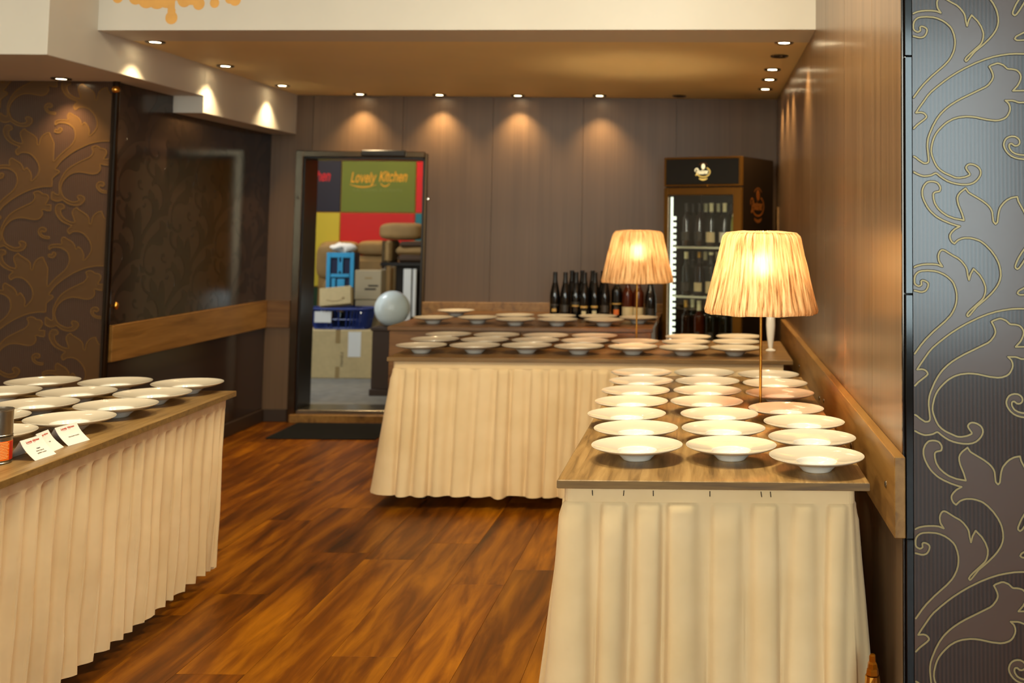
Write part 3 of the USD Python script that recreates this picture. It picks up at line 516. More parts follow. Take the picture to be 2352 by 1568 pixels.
def lamp(label, x, y, seed, zs=1.098):
    t = thing('table_lamp', label, 'table lamp', (x, y, TZ), 0.0, 'table lamps with crinkled shades'); z0 = zs - TZ
    obj('base', lathe([(0, 0), (.046, 0), (.048, .003), (.047, .007), (.020, .011), (.008, .016), (.006, .03), (0, .03)], 40), 'brass', t, smooth=40)
    obj('stem', cyl(0, 0, .015, z0 + .10, .0052, 16), 'brass', t, smooth=40)
    s = shade_mesh(seed); s.apply_translation((0, 0, z0)); sp = obj('shade', s, 'shade_cloth', t, smooth=True)
    tp = shade_top(seed); tp.apply_translation((0, 0, z0)); obj('shade_top', tp, 'shade_cloth', sp, smooth=True)
    obj('rim_wire', tube([((.2045) * math.cos(a), (.2045) * math.sin(a), z0 + .002) for a in np.linspace(0, 2 * math.pi, 97)], .0022, 6, False), 'shade_cloth', sp)
    obj('socket', cyl(0, 0, z0 + .085, z0 + .126, .016, 20), 'brass', t); obj('bulb_cup', lathe([(.012, z0 + .120), (.036, z0 + .126), (.045, z0 + .136), (.0445, z0 + .1365), (.035, z0 + .128), (.012, z0 + .123)], 32), 'brass', t, smooth=40)
    obj('bulb', ball((0, 0, z0 + .145), .031, 3, (1, 1, 1.15)) if False else lathe([(0, z0 + .212), (.010, z0 + .210), (.020, z0 + .201), (.024, z0 + .187), (.022, z0 + .168), (.014, z0 + .125), (0, z0 + .125)][::-1], 24), 'bulb_glow', t, smooth=True)
    obj('spider', cat_(*[tube([(.010 * math.cos(a), .010 * math.sin(a), z0 + .10), (.05 * math.cos(a), .05 * math.sin(a), z0 + .22), (.053 * math.cos(a), .053 * math.sin(a), z0 + .295)], .0012, 5) for a in (0.3, 2.4, 4.5)]), 'brass', t)
lamp('brass table lamp with crinkled cream shade on the right table, nearest', 0.205, 4.035, 4)
lamp('brass table lamp with orange-glowing crinkled shade on the back table', -0.395, 6.33, 11, 1.092)

# ---- white bud vase on the back table
v = thing('bud_vase', 'slim white bud vase on the back table by the right wall', 'vase', (0.360, 6.02, TZ))
obj('body', lathe([(0, .012), (.010, .014), (.014, .03), (.021, .09), (.025, .14), (.023, .19), (.014, .235), (.011, .262), (.013, .268), (.009, .268), (.008, .25), (0, .24)], 32), 'porcelain', v, smooth=40); obj('foot', lathe([(0, 0), (.026, 0), (.028, .003), (.022, .008), (.010, .014), (0, .014)], 32), 'porcelain', v, smooth=40)

# ================================================================ TENT CARDS AND CANS ON THE LEFT TABLE
def text_flat(text, h, bold=False, italic=0.0, depth=0.0004):
    m = meshkit.text_mesh(text, h, depth, bold)
    if italic: m.vertices[:, 0] += m.vertices[:, 1] * italic
    return m
def logo(h, bold=True):
    """The hand-lettered two words with their underline strokes."""
    a = text_flat('Lovely', h, bold, .26); b = text_flat('Kitchen', h, bold, .26); wa = a.bounds[1][0]; b.apply_translation((wa + h * .35, h * .12, 0))
    def stroke(x0, x1, y, sag): return [(x, y - sag * (1 - ((x - (x0 + x1) / 2) / ((x1 - x0) / 2)) ** 2), .0002) for x in np.linspace(x0, x1, 13)]
    s1 = tube(stroke(-.05 * h, wa * 1.0, -.22 * h, .28 * h), h * .075 * np.clip(np.sin(np.linspace(.25, 3.0, 13)), .3, 1), 6); s2 = tube(stroke(wa + h * .75, wa + h * 2.3, -.10 * h, .30 * h), h * .06, 6)
    for s in (s1, s2): s.vertices[:, 2] *= .15
    return cat_(a, b, s1, s2)
def tent_card(label, bl, br, top_h, lines, logo_h, depth=.062, shift=0.5):
    """Folded card; bl, br: where its front lower edge stands on the table, seen from the front."""
    bl, br = np.array(bl, float), np.array(br, float); w = np.linalg.norm(br - bl); X = (br - bl) / w; Yd = np.array([-X[1], X[0]])
    t = thing('tent_card', label, 'place card', (*bl, TZ), math.atan2(X[1], X[0]), 'folded name cards on the left table')
    def leaf(sign):
        u = np.linspace(0, 1, 9); yy = depth * shift * (1 - np.ones(9)) ; q = np.stack([u * depth * .75 + (0.006 * np.sin(np.pi * u)), top_h * u], -1)
        if sign: q[:, 0] = 2 * depth * .75 - q[:, 0]
        th = 0.0006; P = [[(x, p[0], p[1]) for p in q] for x in (0, w)]; P2 = [[(x, p[0] + (th if not sign else -th), p[1] - th * .3) for p in q] for x in (0, w)]
        A = np.array(P); B = np.array(P2)
        ring = np.concatenate([A, B[:, ::-1]], 1); ring = np.concatenate([ring, ring[:, :1]], 1); return grid_mesh(ring)
    obj('front_leaf', leaf(0), 'paper', t); obj('back_leaf', leaf(1), 'paper', t)
    sl = math.hypot(depth * .75, top_h); Yv = np.array([0, depth * .75, top_h]) / sl; N = np.cross([1, 0, 0], Yv)
    def put(m, cx, v):
        m = m.copy(); m.apply_translation((-m.bounds[:, 0].mean(), 0, 0)); m.apply_translation((cx, v, 0)); 
        u = np.clip(m.vertices[:, 1] / sl, 0, 1); bulge = -.006 * np.sin(np.pi * u)
        T = place(m, (0, 0, 0), (1, 0, 0), Yv); T.vertices[:, 1] += -bulge - .0009; return T
    lg = logo(logo_h); sc = min(1.0, w * .62 / (lg.bounds[1][0] - lg.bounds[0][0])); lg.apply_scale(sc)
    obj('printed_logo', put(lg, w * .5, sl * .80), 'red_print', t)
    for s, v, hh, m_ in lines: obj('printed_line', put(text_flat(s, hh), w * .55, sl * v), m_, t)
    return t
tent_card('white folded card with red lettering, rightmost and farthest of the cards', (-1.897, 3.302), (-1.888, 3.40), .052, [('Getrocknete Tomaten', .36, .0034, 'grey_print')], .0095)
tent_card('white folded card with red lettering between the other two cards', (-1.893, 3.213), (-1.902, 3.288), .052, [('Salz', .42, .0034, 'grey_print')], .0080)
tent_card('white folded card marked vegan, nearest of the cards with a stack of spare leaves', (-1.869, 3.095), (-1.867, 3.191), .054, [('vegan', .44, .0040, 'dark_print'), ('Kleiner Salat mit', .33, .0032, 'grey_print'), ('gegrillten Tomaten', .23, .0032, 'grey_print')], .0085)
tent_card('white folded card half hidden behind the two cans', (-1.975, 3.075), (-1.975, 3.150), .056, [('Salat', .40, .0034, 'grey_print')], .009)
# cans: two stacked, the lower one with an orange label
def can(label, z, lab, rings):
    t = thing('food_can', label, 'can', (-1.958, 3.062, TZ + z), 0.4)
    r, h = .0375, .074
    obj('body', lathe([(0, .002), (r - .003, .002), (r - .001, 0), (r + .0012, .0012), (r + .0012, .0035), (r, .005), (r, h - .005), (r + .0012, h - .0035), (r + .0012, h - .0012), (r - .001, h), (r - .0025, h - .004)] , 48), 'tin', t, smooth=30)
    obj('lid', lathe([(r - .0025, h - .004), (r - .006, h - .0045), (r - .008, h - .003), (r - .012, h - .0045), (.016, h - .0045), (.014, h - .0035), (.012, h - .0045), (0, h - .0045)], 48), 'tin', t, smooth=30)
    if lab:
        lb = obj('label', lathe([(r + .0004, .010), (r + .0008, .0105), (r + .0008, h - .0125), (r + .0004, h - .012)], 64), 'orange_label', t, smooth=30)
        a = np.linspace(-.5, -.05, 7); P = np.stack([np.stack([(r + .0012) * np.cos(a), (r + .0012) * np.sin(a), np.full_like(a, z_)], -1) for z_ in (.0108, .0608)], 1); obj('red_panel', grid_mesh(P), 'red_label', lb)
        ms = []
        for k in range(11):
            zz = .016 + k * .0042; ar = np.linspace(-2.4, -.62 + .06 * math.sin(k * 2.3), 16); ms.append(tube(np.stack([(r + .0010) * np.cos(ar), (r + .0010) * np.sin(ar), np.full_like(ar, zz)], -1), .0006, 4))
        obj('printed_line', cat_(*ms), 'cream_print', lb)
can('food can with orange paper label at the bottom of the stack', 0.0, True, 0)
can('plain tin can standing on top of the orange-labelled can', 0.0745, False, 0)

# ================================================================ BOTTLES
def glass(name, col, rough=.06, a=.0): plain(name, col, rough, coat_weight=.3)
glass('bottle_black', (12, 9, 7)); glass('bottle_brown', (30, 12, 4)); glass('bottle_green', (15, 18, 7)); glass('bottle_lime', (150, 150, 56)); glass('bottle_amber', (74, 24, 4))
plain('label_cream', (226, 208, 160), .6); plain('label_white', (240, 238, 220), .6); plain('label_dark', (52, 44, 34), .5); plain('label_gold', (206, 160, 76), .4); plain('label_orange', (226, 112, 24), .5); plain('foil_black', (18, 15, 13), .4); plain('foil_pale', (226, 222, 176), .35); plain('foil_gold', (196, 150, 60), .3, metallic=.8)
SHAPES = {'hock': [(.0, .003), (.030, 0), (.036, .004), (.0365, .15), (.034, .185), (.026, .225), (.0175, .262), (.0145, .285), (.0145, .318), (.0155, .32), (.0155, .33), (0, .33)],
          'bordeaux': [(0, .003), (.032, 0), (.0375, .004), (.0375, .185), (.035, .198), (.026, .212), (.0165, .226), (.0145, .24), (.0145, .29), (.0158, .292), (.0158, .302), (0, .302)],
          'champagne': [(0, .003), (.036, 0), (.043, .005), (.043, .14), (.040, .175), (.030, .215), (.020, .25), (.0165, .275), (.0185, .292), (.019, .31), (.012, .318), (0, .318)],
          'rum': [(0, .003), (.034, 0), (.0385, .004), (.0385, .17), (.036, .19), (.024, .21), (.016, .228), (.0145, .25), (.0145, .282), (.016, .284), (.016, .296), (0, .296)]}
def bottle(name, label, loc, shape, gm, foil=None, band=None, lab=None, lab2=None, sc=1.0, rz=0.0, group=None):
    t = thing(name, label, 'bottle', loc, rz, group, scale=sc); pr = SHAPES[shape]
    obj('glass', lathe(pr, 28), gm, t, smooth=35); zz = np.array(pr)[:, 1]; rr = np.array(pr)[:, 0]
    o = np.argsort(zz[1:-1]); rad = lambda z: np.interp(z, zz[1:-1][o], rr[1:-1][o])
    if foil:
        zt = zz[-1]; ks = np.linspace(zt - foil[1], zt - .001, 8); obj('capsule', lathe([(rad(z) + .0006, z) for z in ks] + [(0, zt + .0006)], 24), foil[0], t, smooth=35)
    for b in (lab, lab2):
        if b:
            m_, za, zb_, span = b; a = np.linspace(-math.pi / 2 - span, -math.pi / 2 + span, 15); ks = np.linspace(za, zb_, 5)
            P = np.stack([np.stack([(rad(z) + .0007) * np.cos(a), (rad(z) + .0007) * np.sin(a), np.full_like(a, z)], -1) for z in ks], 1); obj('label', grid_mesh(P), m_, t, smooth=True)
    return t
NTH = ['leftmost', 'second from the left', 'third from the left', 'fourth from the left', 'fifth from the left', 'sixth from the left', 'seventh from the left', 'eighth from the left', 'ninth from the left', 'rightmost']
FB = 'bottles on the counter before the fridge'
fx = [-1.002, -0.930, -0.862, -0.802, -0.736, -0.665, -0.590, -0.515, -0.444, -0.362]
yb = 7.30
for k in range(7):
    l1 = [('label_gold', .050, .072, .45), None, ('label_dark', .10, .12, .9), ('label_cream', .030, .058, .42), ('label_cream', .030, .058, .42), None, ('label_orange', .030, .066, .5)][k]
    l2 = [('label_dark', .092, .104, .9), ('label_dark', .05, .10, .8), ('label_gold', .088, .098, .7), ('label_gold', .080, .094, .7), ('label_gold', .080, .094, .7), ('label_dark', .05, .10, .8), ('label_gold', .10, .108, .9)][k]
    look = ['with a small gold label', 'with a plain dark label', 'with a thin gold band', 'with a small cream label', 'with cream label beside lamp shade', 'with hardly any label', 'with a small orange label'][k]
    bottle('wine_bottle', f'slim black bottle {look}, {NTH[k]} on back counter', (fx[k], yb - .030 * (k % 2), SBZ), 'hock' if k < 6 else 'bordeaux', 'bottle_black', ('foil_black', .075), None, l1, l2, .93 if k < 6 else .98, group=FB)
bottle('rum_bottle', 'amber spirit bottle with cream label left of the lamp stem', (fx[7], yb - .03, SBZ), 'rum', 'bottle_amber', ('foil_black', .05), None, ('label_cream', .02, .088, 1.2), None, .95, group=FB)
bottle('rum_bottle', 'amber spirit bottle with cream label right of the lamp stem', (fx[8], yb - .03, SBZ), 'rum', 'bottle_amber', ('foil_black', .05), None, ('label_cream', .02, .085, 1.2), None, .95, group=FB)
bottle('sparkling_bottle', 'wide black sparkling wine bottle next to the fridge', (fx[9], yb - .05, SBZ), 'champagne', 'bottle_black', ('foil_gold', .02), None, ('label_dark', .03, .085, .7), None, .9, group=FB)
for k, (x, y) in enumerate([(-.835, 7.42), (-.765, 7.42), (-.695, 7.42), (-.905, 7.42)]):
    bottle('wine_bottle', f'black bottle in the rear row on the back counter, {["second", "third", "fourth", "first"][k]} from the left', (x, y, SBZ), 'hock', 'bottle_black', ('foil_black', .075), sc=.95, group=FB)

# ================================================================ WINE FRIDGE
FA = -0.456; FW, FD, FH = .576, .538, 1.881
plain('fridge_bronze', (122, 84, 26), .28, metallic=.55); plain('fridge_black', (20, 13, 9), .22); plain('fridge_white', (236, 240, 216), .4); plain('logo_bronze', (150, 84, 22), .4, metallic=.3); plain('fridge_inside', (18, 17, 14), .5)
fr_ = np.array([.230, 7.10]); ux = np.array([math.cos(FA), math.sin(FA)]); fl_ = fr_ - ux * FW
fo = thing('wine_fridge', 'tall black and bronze wine fridge with glass door in the back corner', 'fridge', (*fl_, 0), FA)
hb = 1.706 * .0 + 1.685
obj('cabinet', cat_(bx(0, .03, .03, FD, .05, FH, .004), bx(FW - .03, FW, .03, FD, .05, FH, .004), bx(.03, FW - .03, FD - .03, FD, .05, FH), bx(.03, FW - .03, .03, FD - .03, .05, .30), bx(.03, FW - .03, .03, FD - .03, hb - .01, FH, .002)), 'fridge_black', fo)
for k in range(4): obj('foot', cyl([.05, FW - .05, .05, FW - .05][k], [.07, .07, FD - .05, FD - .05][k], 0, .05, .018, 12), 'black_metal', fo)
obj('inner_lining', cat_(bx(.030, .034, .04, FD - .03, .30, hb - .01), bx(FW - .034, FW - .03, .04, FD - .03, .30, hb - .01), bx(.034, FW - .034, FD - .034, FD - .03, .30, hb - .01)), 'fridge_inside', fo)
hd = obj('header_panel', bx(.012, FW - .018, .006, .03, hb + .012, FH - .012, .003), 'black_gloss', fo)
obj('header_frame', cat_(bx(0, .014, 0, .03, hb, FH, .003), bx(FW - .022, FW, 0, .03, hb, FH, .003), bx(.014, FW - .022, 0, .03, FH - .014, FH, .003), bx(.014, FW - .022, 0, .03, hb, hb + .012, .003)), 'fridge_bronze', fo)
def emblem(s):
    """Oval portrait medallion over a swashed script word, a ring stroke and a banner below; returns bright part and dim part."""
    tx = text_flat('Paulaner', .46 * s, True, .25, .001); w = tx.bounds[1][0]; tx.apply_scale((1.42 * s / w, 1, 1)); tx.apply_translation((-.80 * s, -.18 * s, 0))
    a = np.linspace(-.2, 2 * math.pi * .52, 30); pl = [(-.78 * s + .19 * s * math.cos(q + .4), .20 * s + .22 * s * math.sin(q + .4), .001) for q in a]
    medal = extrude(affinity.scale(LineString([(0, 0), (1e-4, 0)]).buffer(1), .20 * s, .30 * s), .0012); medal.apply_translation((0, .62 * s, 0))
    sw = tube(pl, .045 * s, 6); sw.vertices[:, 2] *= .1
    a = np.linspace(math.radians(60), math.radians(-185), 50); ring = tube([(.02 * s + .78 * s * math.cos(q), .02 * s + .52 * s * math.sin(q), .0005) for q in a], .055 * s, 6); ring.vertices[:, 2] *= .1
    lg = tube([(-.74 * s, -.1 * s, .0005), (-.80 * s, -.25 * s, .0005), (-.90 * s, -.33 * s, .0005)], .07 * s, 6); lg.vertices[:, 2] *= .1
    xs = np.linspace(-1, 1, 21); top = [(x * .48 * s, -.60 * s - .10 * s * (1 - x * x)) for x in xs]; bot = [(x * .48 * s, -.72 * s - .16 * s * (1 - x * x)) for x in xs[::-1]]
    ban = extrude(Polygon(top + bot), .001)
    aa = np.linspace(math.radians(140), math.radians(40), 15); arc = tube([(.62 * s * math.cos(q), .62 * s * math.sin(q) + .40 * s - .02 * s, .0004) for q in aa], .03 * s, 5); arc.vertices[:, 2] *= .1
    return cat_(tx, medal, sw), cat_(ring, lg, ban), arc
br, dm, arc = emblem(.062)
for m_, mt, nm in ((br, 'sign_pale', 'logo_lettering'), (dm, 'sign_gold', 'logo_ring'), (arc, 'logo_bronze', 'logo_arc')): obj(nm, place(m_, (.293, .0058, 1.778), (1, 0, 0), (0, 0, 1)), mt, hd)
br, dm, arc = emblem(.125)
sd = obj('side_emblem', place(cat_(br, dm, arc), (FW + .0003, .27, 1.555), (0, 1, 0), (0, 0, 1)), 'logo_bronze', fo)
dr = obj('door_frame', cat_(bx(.0, .030, 0, .028, .08, hb - .008, .004), bx(FW - .062, FW, 0, .028, .08, hb - .008, .004), bx(.03, FW - .062, 0, .028, hb - .058, hb - .008, .004), bx(.03, FW - .062, 0, .028, .08, .26, .004)), 'fridge_bronze', fo)
obj('door_glass', bx(.03, FW - .062, .012, .016, .26, hb - .058), 'pane_glass', dr)
obj('door_lock', ball((.33, -.001, hb + .004), .009, 2), 'brass', dr)
obj('light_strip', bx(.036, .050, .036, .044, .30, hb - .07), 'fridge_light', fo)
for k in range(30):
    z = .34 + k * .0415
    if z < 1.47: obj('shelf_bracket', bx(.050, .072, .040, .052, z, z + .024, .002), 'fridge_light', fo)
obj('light_strip', bx(FW - .072, FW - .064, .040, .046, .30, hb - .07), 'fridge_light', fo)
SH = [1.284, .955, .63, .31]
for z in SH[:3]:
    s_ = obj('shelf', cat_(bx(.052, FW - .05, .045, .056, z - .014, z, .003), *[tube([(x, .05, z - .004), (x, FD - .05, z - .004)], .002, 5) for x in np.linspace(.07, FW - .06, 16)]), 'fridge_white', fo)
def infridge(x, y, z): p = fl_ + ux * x + np.array([-ux[1], ux[0]]) * y; return (p[0], p[1], z)
rows = [(1.284, 'top', [('bordeaux', 'bottle_brown', ('foil_black', .06), ('label_dark', .04, .10, .9)), ('bordeaux', 'bottle_brown', ('foil_black', .06), ('label_dark', .04, .10, .9)), ('bordeaux', 'bottle_green', ('foil_pale', .062), ('label_cream', .03, .10, 1.1)), ('bordeaux', 'bottle_green', ('foil_pale', .062), ('label_white', .03, .10, 1.1)), ('champagne', 'bottle_lime', ('foil_pale', .11), ('label_cream', .03, .10, .8))]),
        (.955, 'middle', [('bordeaux', 'bottle_green', ('foil_pale', .05), ('label_dark', .03, .09, .9)), ('bordeaux', 'bottle_brown', ('foil_gold', .04), ('label_cream', .03, .09, .9)), ('bordeaux', 'bottle_green', ('foil_pale', .02), ('label_cream', .02, .10, 1.1)), ('bordeaux', 'bottle_brown', ('foil_black', .05), ('label_dark', .03, .09, .9)), ('bordeaux', 'bottle_brown', ('foil_black', .05), ('label_dark', .03, .09, .9))]),
        (.63, 'lower', [('bordeaux', 'bottle_brown', ('foil_gold', .05), ('label_orange', .03, .07, .5)), ('bordeaux', 'bottle_amber', ('foil_pale', .07), ('label_dark', .03, .09, .5)), ('bordeaux', 'bottle_green', ('foil_pale', .05), ('label_dark', .03, .09, .9)), ('bordeaux', 'bottle_green', ('foil_black', .05), ('label_dark', .03, .09, .9)), ('bordeaux', 'bottle_green', ('foil_black', .05), ('label_dark', .03, .09, .9))])]
LOOK = {'label_dark': 'dark-labelled', 'label_cream': 'cream-labelled', 'label_white': 'white-labelled', 'label_orange': 'orange-labelled'}
for z, nm, bs in rows:
    for k, (sh_, gm, fo_, lb) in enumerate(bs):
        bottle('fridge_bottle', f'{LOOK[lb[0]]} bottle on the {nm} shelf of the wine fridge, {["leftmost", "second from left", "third from left", "fourth from left", "rightmost"][k]}', infridge(.118 + k * .093, .115 + .012 * (k % 2), z), sh_, gm, fo_, None, lb, None, .97, FA, 'bottles in the wine fridge')
    for k in range(5):
        bottle('fridge_bottle', f'dark bottle in the rear row on the {nm} fridge shelf, {["leftmost", "second from left", "third from left", "fourth from left", "rightmost"][k]}', infridge(.10 + k * .095, .25, z), 'bordeaux', 'bottle_brown' if k % 2 else 'bottle_green', ('foil_pale' if (k + len(nm)) % 3 else 'foil_black', .06), sc=.97, rz=FA, group='bottles in the wine fridge')
# framed notice on the right wall behind the fridge
nt = thing('wall_notice', 'small pale framed notice on the right wall behind the fridge', 'picture frame', (.5098, 7.72, 1.30))
obj('frame', cat_(bx(-.012, 0, -.09, -.075, -.22, .26, .002), bx(-.012, 0, .075, .09, -.22, .26, .002), bx(-.012, 0, -.075, .075, .245, .26, .002), bx(-.012, 0, -.075, .075, -.22, -.205, .002)), 'rail_oak', nt); obj('sheet', bx(-.006, -.001, -.075, .075, -.205, .245), 'brown_laminate', nt)

# ================================================================ DOOR MAT, KNOB, GOLD FINIAL
dm_ = thing('door_mat', 'black ribbed door mat in front of the doorway', 'door mat', (-2.52, 7.54, 0))
obj('mat', bx(-.36, .36, -.28, .28, 0.0, .010, .003), 'rubber_mat', dm_)
for k in range(18): obj('rib', bx(-.35, .35, -.265 + k * .030, -.265 + k * .030 + .012, .010, .013, .001), 'rubber_mat', dm_)
kb = thing('wall_hook', 'small brass knob on the dark wall above the oak rail', 'knob', (LX, 5.86, .965))
obj('knob', ball((.022, 0, 0), .015, 3, (.9, 1, 1.3)), 'brass', kb); obj('stalk', place(cyl(0, 0, 0, .016, .005, 12), (0, 0, 0), (0, 1, 0), (0, 0, 1)), 'brass', kb)
gf = thing('gold_stand', 'faceted gold stand beside the skirt at the bottom right', 'ornament', (.428, 2.815, -.028))
plain('amber_gold', (176, 104, 20), .10, metallic=.75)
def hexa(r0, r1, z0, z1, rot): m = lathe([(0, z0), (r0, z0), (r1, z1), (0, z1)], 6); return rotz(m, rot)
obj('stand', hexa(.030, .026, .028, .20, .3), 'amber_gold', gf)
obj('cap', cat_(hexa(.0088, .0084, .352, .366, .2), hexa(.0084, .0062, .366, .369, .2)), 'amber_gold', gf)
obj('collar', cat_(hexa(.0140, .0125, .336, .347, .5), hexa(.0125, .0088, .347, .352, .5), hexa(.0165, .0150, .320, .331, .15), hexa(.0150, .0140, .331, .336, .15)), 'amber_gold', gf)
m = lathe([(0, .20), (.026, .20), (.022, .25), (.019, .30), (.0175, .318), (0, .320)], 12); v_ = m.vertices; v_[:, :2] *= (1 + .10 * (meshkit.noise(v_ * 160)[:, None] - .5)); obj('crumpled_foil', m, 'brass', gf)

# ================================================================ STORE ROOM BEHIND THE DOORWAY
FZ = 0.085
SR = structure('wall_store_back', 'back wall of the store room with coloured panels')
MY = 11.0; PXL = lambda x: x
plain('panel_green', (106, 118, 28), .55); plain('panel_navy', (32, 26, 42), .5); plain('panel_red', (202, 22, 8), .5); plain('panel_yellow', (206, 184, 48), .55); plain('panel_teal', (24, 118, 138), .5); plain('panel_dark_green', (22, 58, 24), .55); plain('panel_line', (206, 140, 20), .5); plain('panel_scarlet', (214, 12, 8), .5)
obj('wall_core', bx(-5.2, -1.2, MY + .01, MY + .1, 0, 2.9), 'panel_line', SR)
zs = [.0, .79, 1.535, 2.35]; xs_ = [-4.85, -3.69, -2.935, -1.95]
cols_ = {(0, 2): 'panel_navy', (1, 2): 'panel_green', (2, 2): 'panel_scarlet', (0, 1): 'panel_yellow', (1, 1): 'panel_red', (2, 1): 'panel_teal', (0, 0): 'panel_dark_green', (1, 0): 'panel_navy', (2, 0): 'panel_yellow'}
for (i, j), c in cols_.items(): obj('mural_panel', bx(xs_[i] + .005, xs_[i + 1] - .005, MY - .004, MY + .01, zs[j] + .005, zs[j + 1] - .005, .001), c, SR)
plain('mural_yellow', (226, 160, 10), .5); plain('mural_red', (206, 14, 26), .5); plain('mural_green', (122, 134, 60), .5)
lg = logo(.098); lg.apply_scale((.58 / (lg.bounds[1][0] - lg.bounds[0][0]), 1, 1)); lgc = lg.copy()
obj('mural_lettering', place(lg, (-3.60, MY - .0042, 1.84), (1, 0, 0), (0, 0, 1)), 'mural_yellow', SR)
lgc.apply_translation((-lgc.bounds[1][0], 0, 0)); obj('mural_lettering', place(lgc, (-3.80, MY - .0042, 1.84), (1, 0, 0), (0, 0, 1)), 'mural_red', SR)
tx = text_flat('CATERING & EVENTS', .026); tx.apply_scale((.50 / tx.bounds[1][0], 1, 1)); obj('mural_lettering', place(tx, (-3.57, MY - .0042, 1.75), (1, 0, 0), (0, 0, 1)), 'mural_green', SR)
SF2 = structure('floor_store', 'grey concrete floor of the store room'); obj('slab', bx(-5.2, -1.2, BY + .25, MY + .1, FZ - .06, FZ), 'concrete', SF2)
obj('wall_core', bx(-5.3, -5.2, BY + .25, MY + .1, 0, 2.9), 'ceiling_paint', structure('wall_store_left', 'store room side wall')); obj('wall_core', bx(-1.3, -1.2, BY + .25, MY + .1, 0, 2.9), 'ceiling_paint', structure('wall_store_right', 'store room side wall'))
obj('ceiling_board', bx(-5.3, -1.2, BY + .25, MY + .1, 2.7, 2.8), 'white_paint', structure('ceiling_store', 'store room ceiling'))
for k, x in enumerate((-3.95, -3.30, -2.75)): downlight(x, MY - .30, 2.70, True, 'lit recessed spotlight on the store room ceiling, ' + ['left', 'middle', 'right'][k], 0.9)
L = UsdLux.RectLight.Define(stage, '/World/store_room_lamp'); L.CreateWidthAttr(.9); L.CreateHeightAttr(.5); L.CreateIntensityAttr(23.0); L.CreateColorAttr(Gf.Vec3f(.92, .97, 1.0)); L.AddTranslateOp().Set(Gf.Vec3d(-4.0, 8.9, 2.68))

plain('cardboard', (196, 172, 122), .75, .06, 30, .1); plain('cardboard_tape', (160, 132, 84), .35); plain('cardboard_grey', (176, 158, 124), .75); plain('label_pale', (232, 230, 222), .6)
bxo = thing('cardboard_box', 'large sealed cardboard box on the store room floor', 'box', (-3.475, 9.52, FZ))
obj('carton', bx(0, .65, 0, .44, 0, .415, .006), 'cardboard', bxo); obj('tape', cat_(bx(.275, .315, -.0012, .0005, .30, .4162), bx(.275, .315, -.0012, .44, .4145, .4162)), 'cardboard_tape', bxo); obj('tape', bx(.28, .315, -.0012, .0005, 0, .10), 'cardboard_tape', bxo); obj('shipping_label', bx(.385, .495, -.0014, .0004, .185, .40), 'label_pale', bxo)
obj('side_print', place(rotz(text_flat('FRAGILE', .022), math.pi / 2), (.345, -.0004, .10), (1, 0, 0), (0, 0, 1)), 'dark_print', bxo)
# blue basket on the box
plain('blue_plastic', (28, 50, 120), .35); plain('light_blue_plastic', (62, 158, 202), .4); plain('dark_blue_plastic', (30, 36, 62), .45); plain('foam_white', (236, 228, 214), .8, .05, 30)
bk = thing('laundry_basket', 'dark blue slatted plastic basket on top of the cardboard box', 'basket', (-3.19, 9.66, FZ + .4165))
def ell(a, b, n=40): t = np.linspace(0, 2 * math.pi, n + 1); return np.stack([np.sign(np.cos(t)) * abs(np.cos(t)) ** .6 * a, np.sign(np.sin(t)) * abs(np.sin(t)) ** .6 * b], -1)
e = ell(1, 1); obj('bottom', cat_(*[tube([(-.22, y, .006), (.22, y, .006)], .006, 6) for y in np.linspace(-.085, .085, 9)], tube(np.c_[e * (.235, .105), np.full(41, .006)], .008, 6, False)), 'blue_plastic', bk)
obj('rim', tube(np.c_[e * (.275, .125), np.full(41, .175)], .012, 8, False), 'blue_plastic', bk)
obj('side_slats', cat_(*[tube([(p[0] * .235, p[1] * .105, .006), (p[0] * .27, p[1] * .12, .17)], .0075, 5) for p in ell(1, 1, 56)[:-1]], tube(np.c_[e * (.252, .112), np.full(41, .085)], .006, 5, False)), 'blue_plastic', bk)
obj('rim_label', bx(-.205, -.06, -.1245, -.1215, .06, .155), 'label_pale', bk)
for k, (x, y, z, r) in enumerate([(-.17, -.08, .17, .035), (-.10, -.09, .165, .032), (-.02, -.07, .18, .034), (.10, -.09, .17, .030), (.17, -.05, .18, .036)]):
    g_ = thing('jar', f'small glass jar heaped in the blue basket, {["leftmost", "second from left", "middle", "fourth from left", "rightmost"][k]}', 'jar', (-3.19 + x, 9.69 + y * .6, FZ + .4165 + z - .12), group='jars in the blue basket')
    obj('body', lathe([(0, 0), (r - .004, 0), (r, .004), (r, .075), (r * .8, .085), (r * .8, .09), (0, .09)], 24), ['chrome', 'tin', 'bottle_green', 'black_gloss', 'tin'][k], g_, smooth=35); obj('lid', lathe([(0, .106), (r * .82, .106), (r * .86, .102), (r * .86, .09), (0, .09)], 24), ['label_pale', 'tin', 'label_gold', 'black_metal', 'chrome'][k], g_, smooth=35)
# cream carton leaning on the basket
ct = thing('shoe_carton', 'tilted pale carton with a curved printed stroke resting on the basket', 'box', (-3.37, 9.575, FZ + .612), .08)
m = bx(0, .27, 0, .09, 0, .16, .004); Rm = trimesh.transformations.rotation_matrix(-.10, [0, 1, 0]) @ trimesh.transformations.rotation_matrix(-.28, [1, 0, 0]); m.apply_transform(Rm); obj('carton', m, 'cardboard', ct)
sm = tube([(.06 + .15 * t, -.0006, .055 - .022 * math.sin(math.pi * t)) for t in np.linspace(0, 1, 13)], .003, 6); ah = tube([(.19, -.0006, .062), (.215, -.0006, .062), (.208, -.0006, .045)], .0028, 6); m = cat_(sm, ah); m.apply_transform(Rm); obj('printed_stroke', m, 'cardboard_tape', ct)
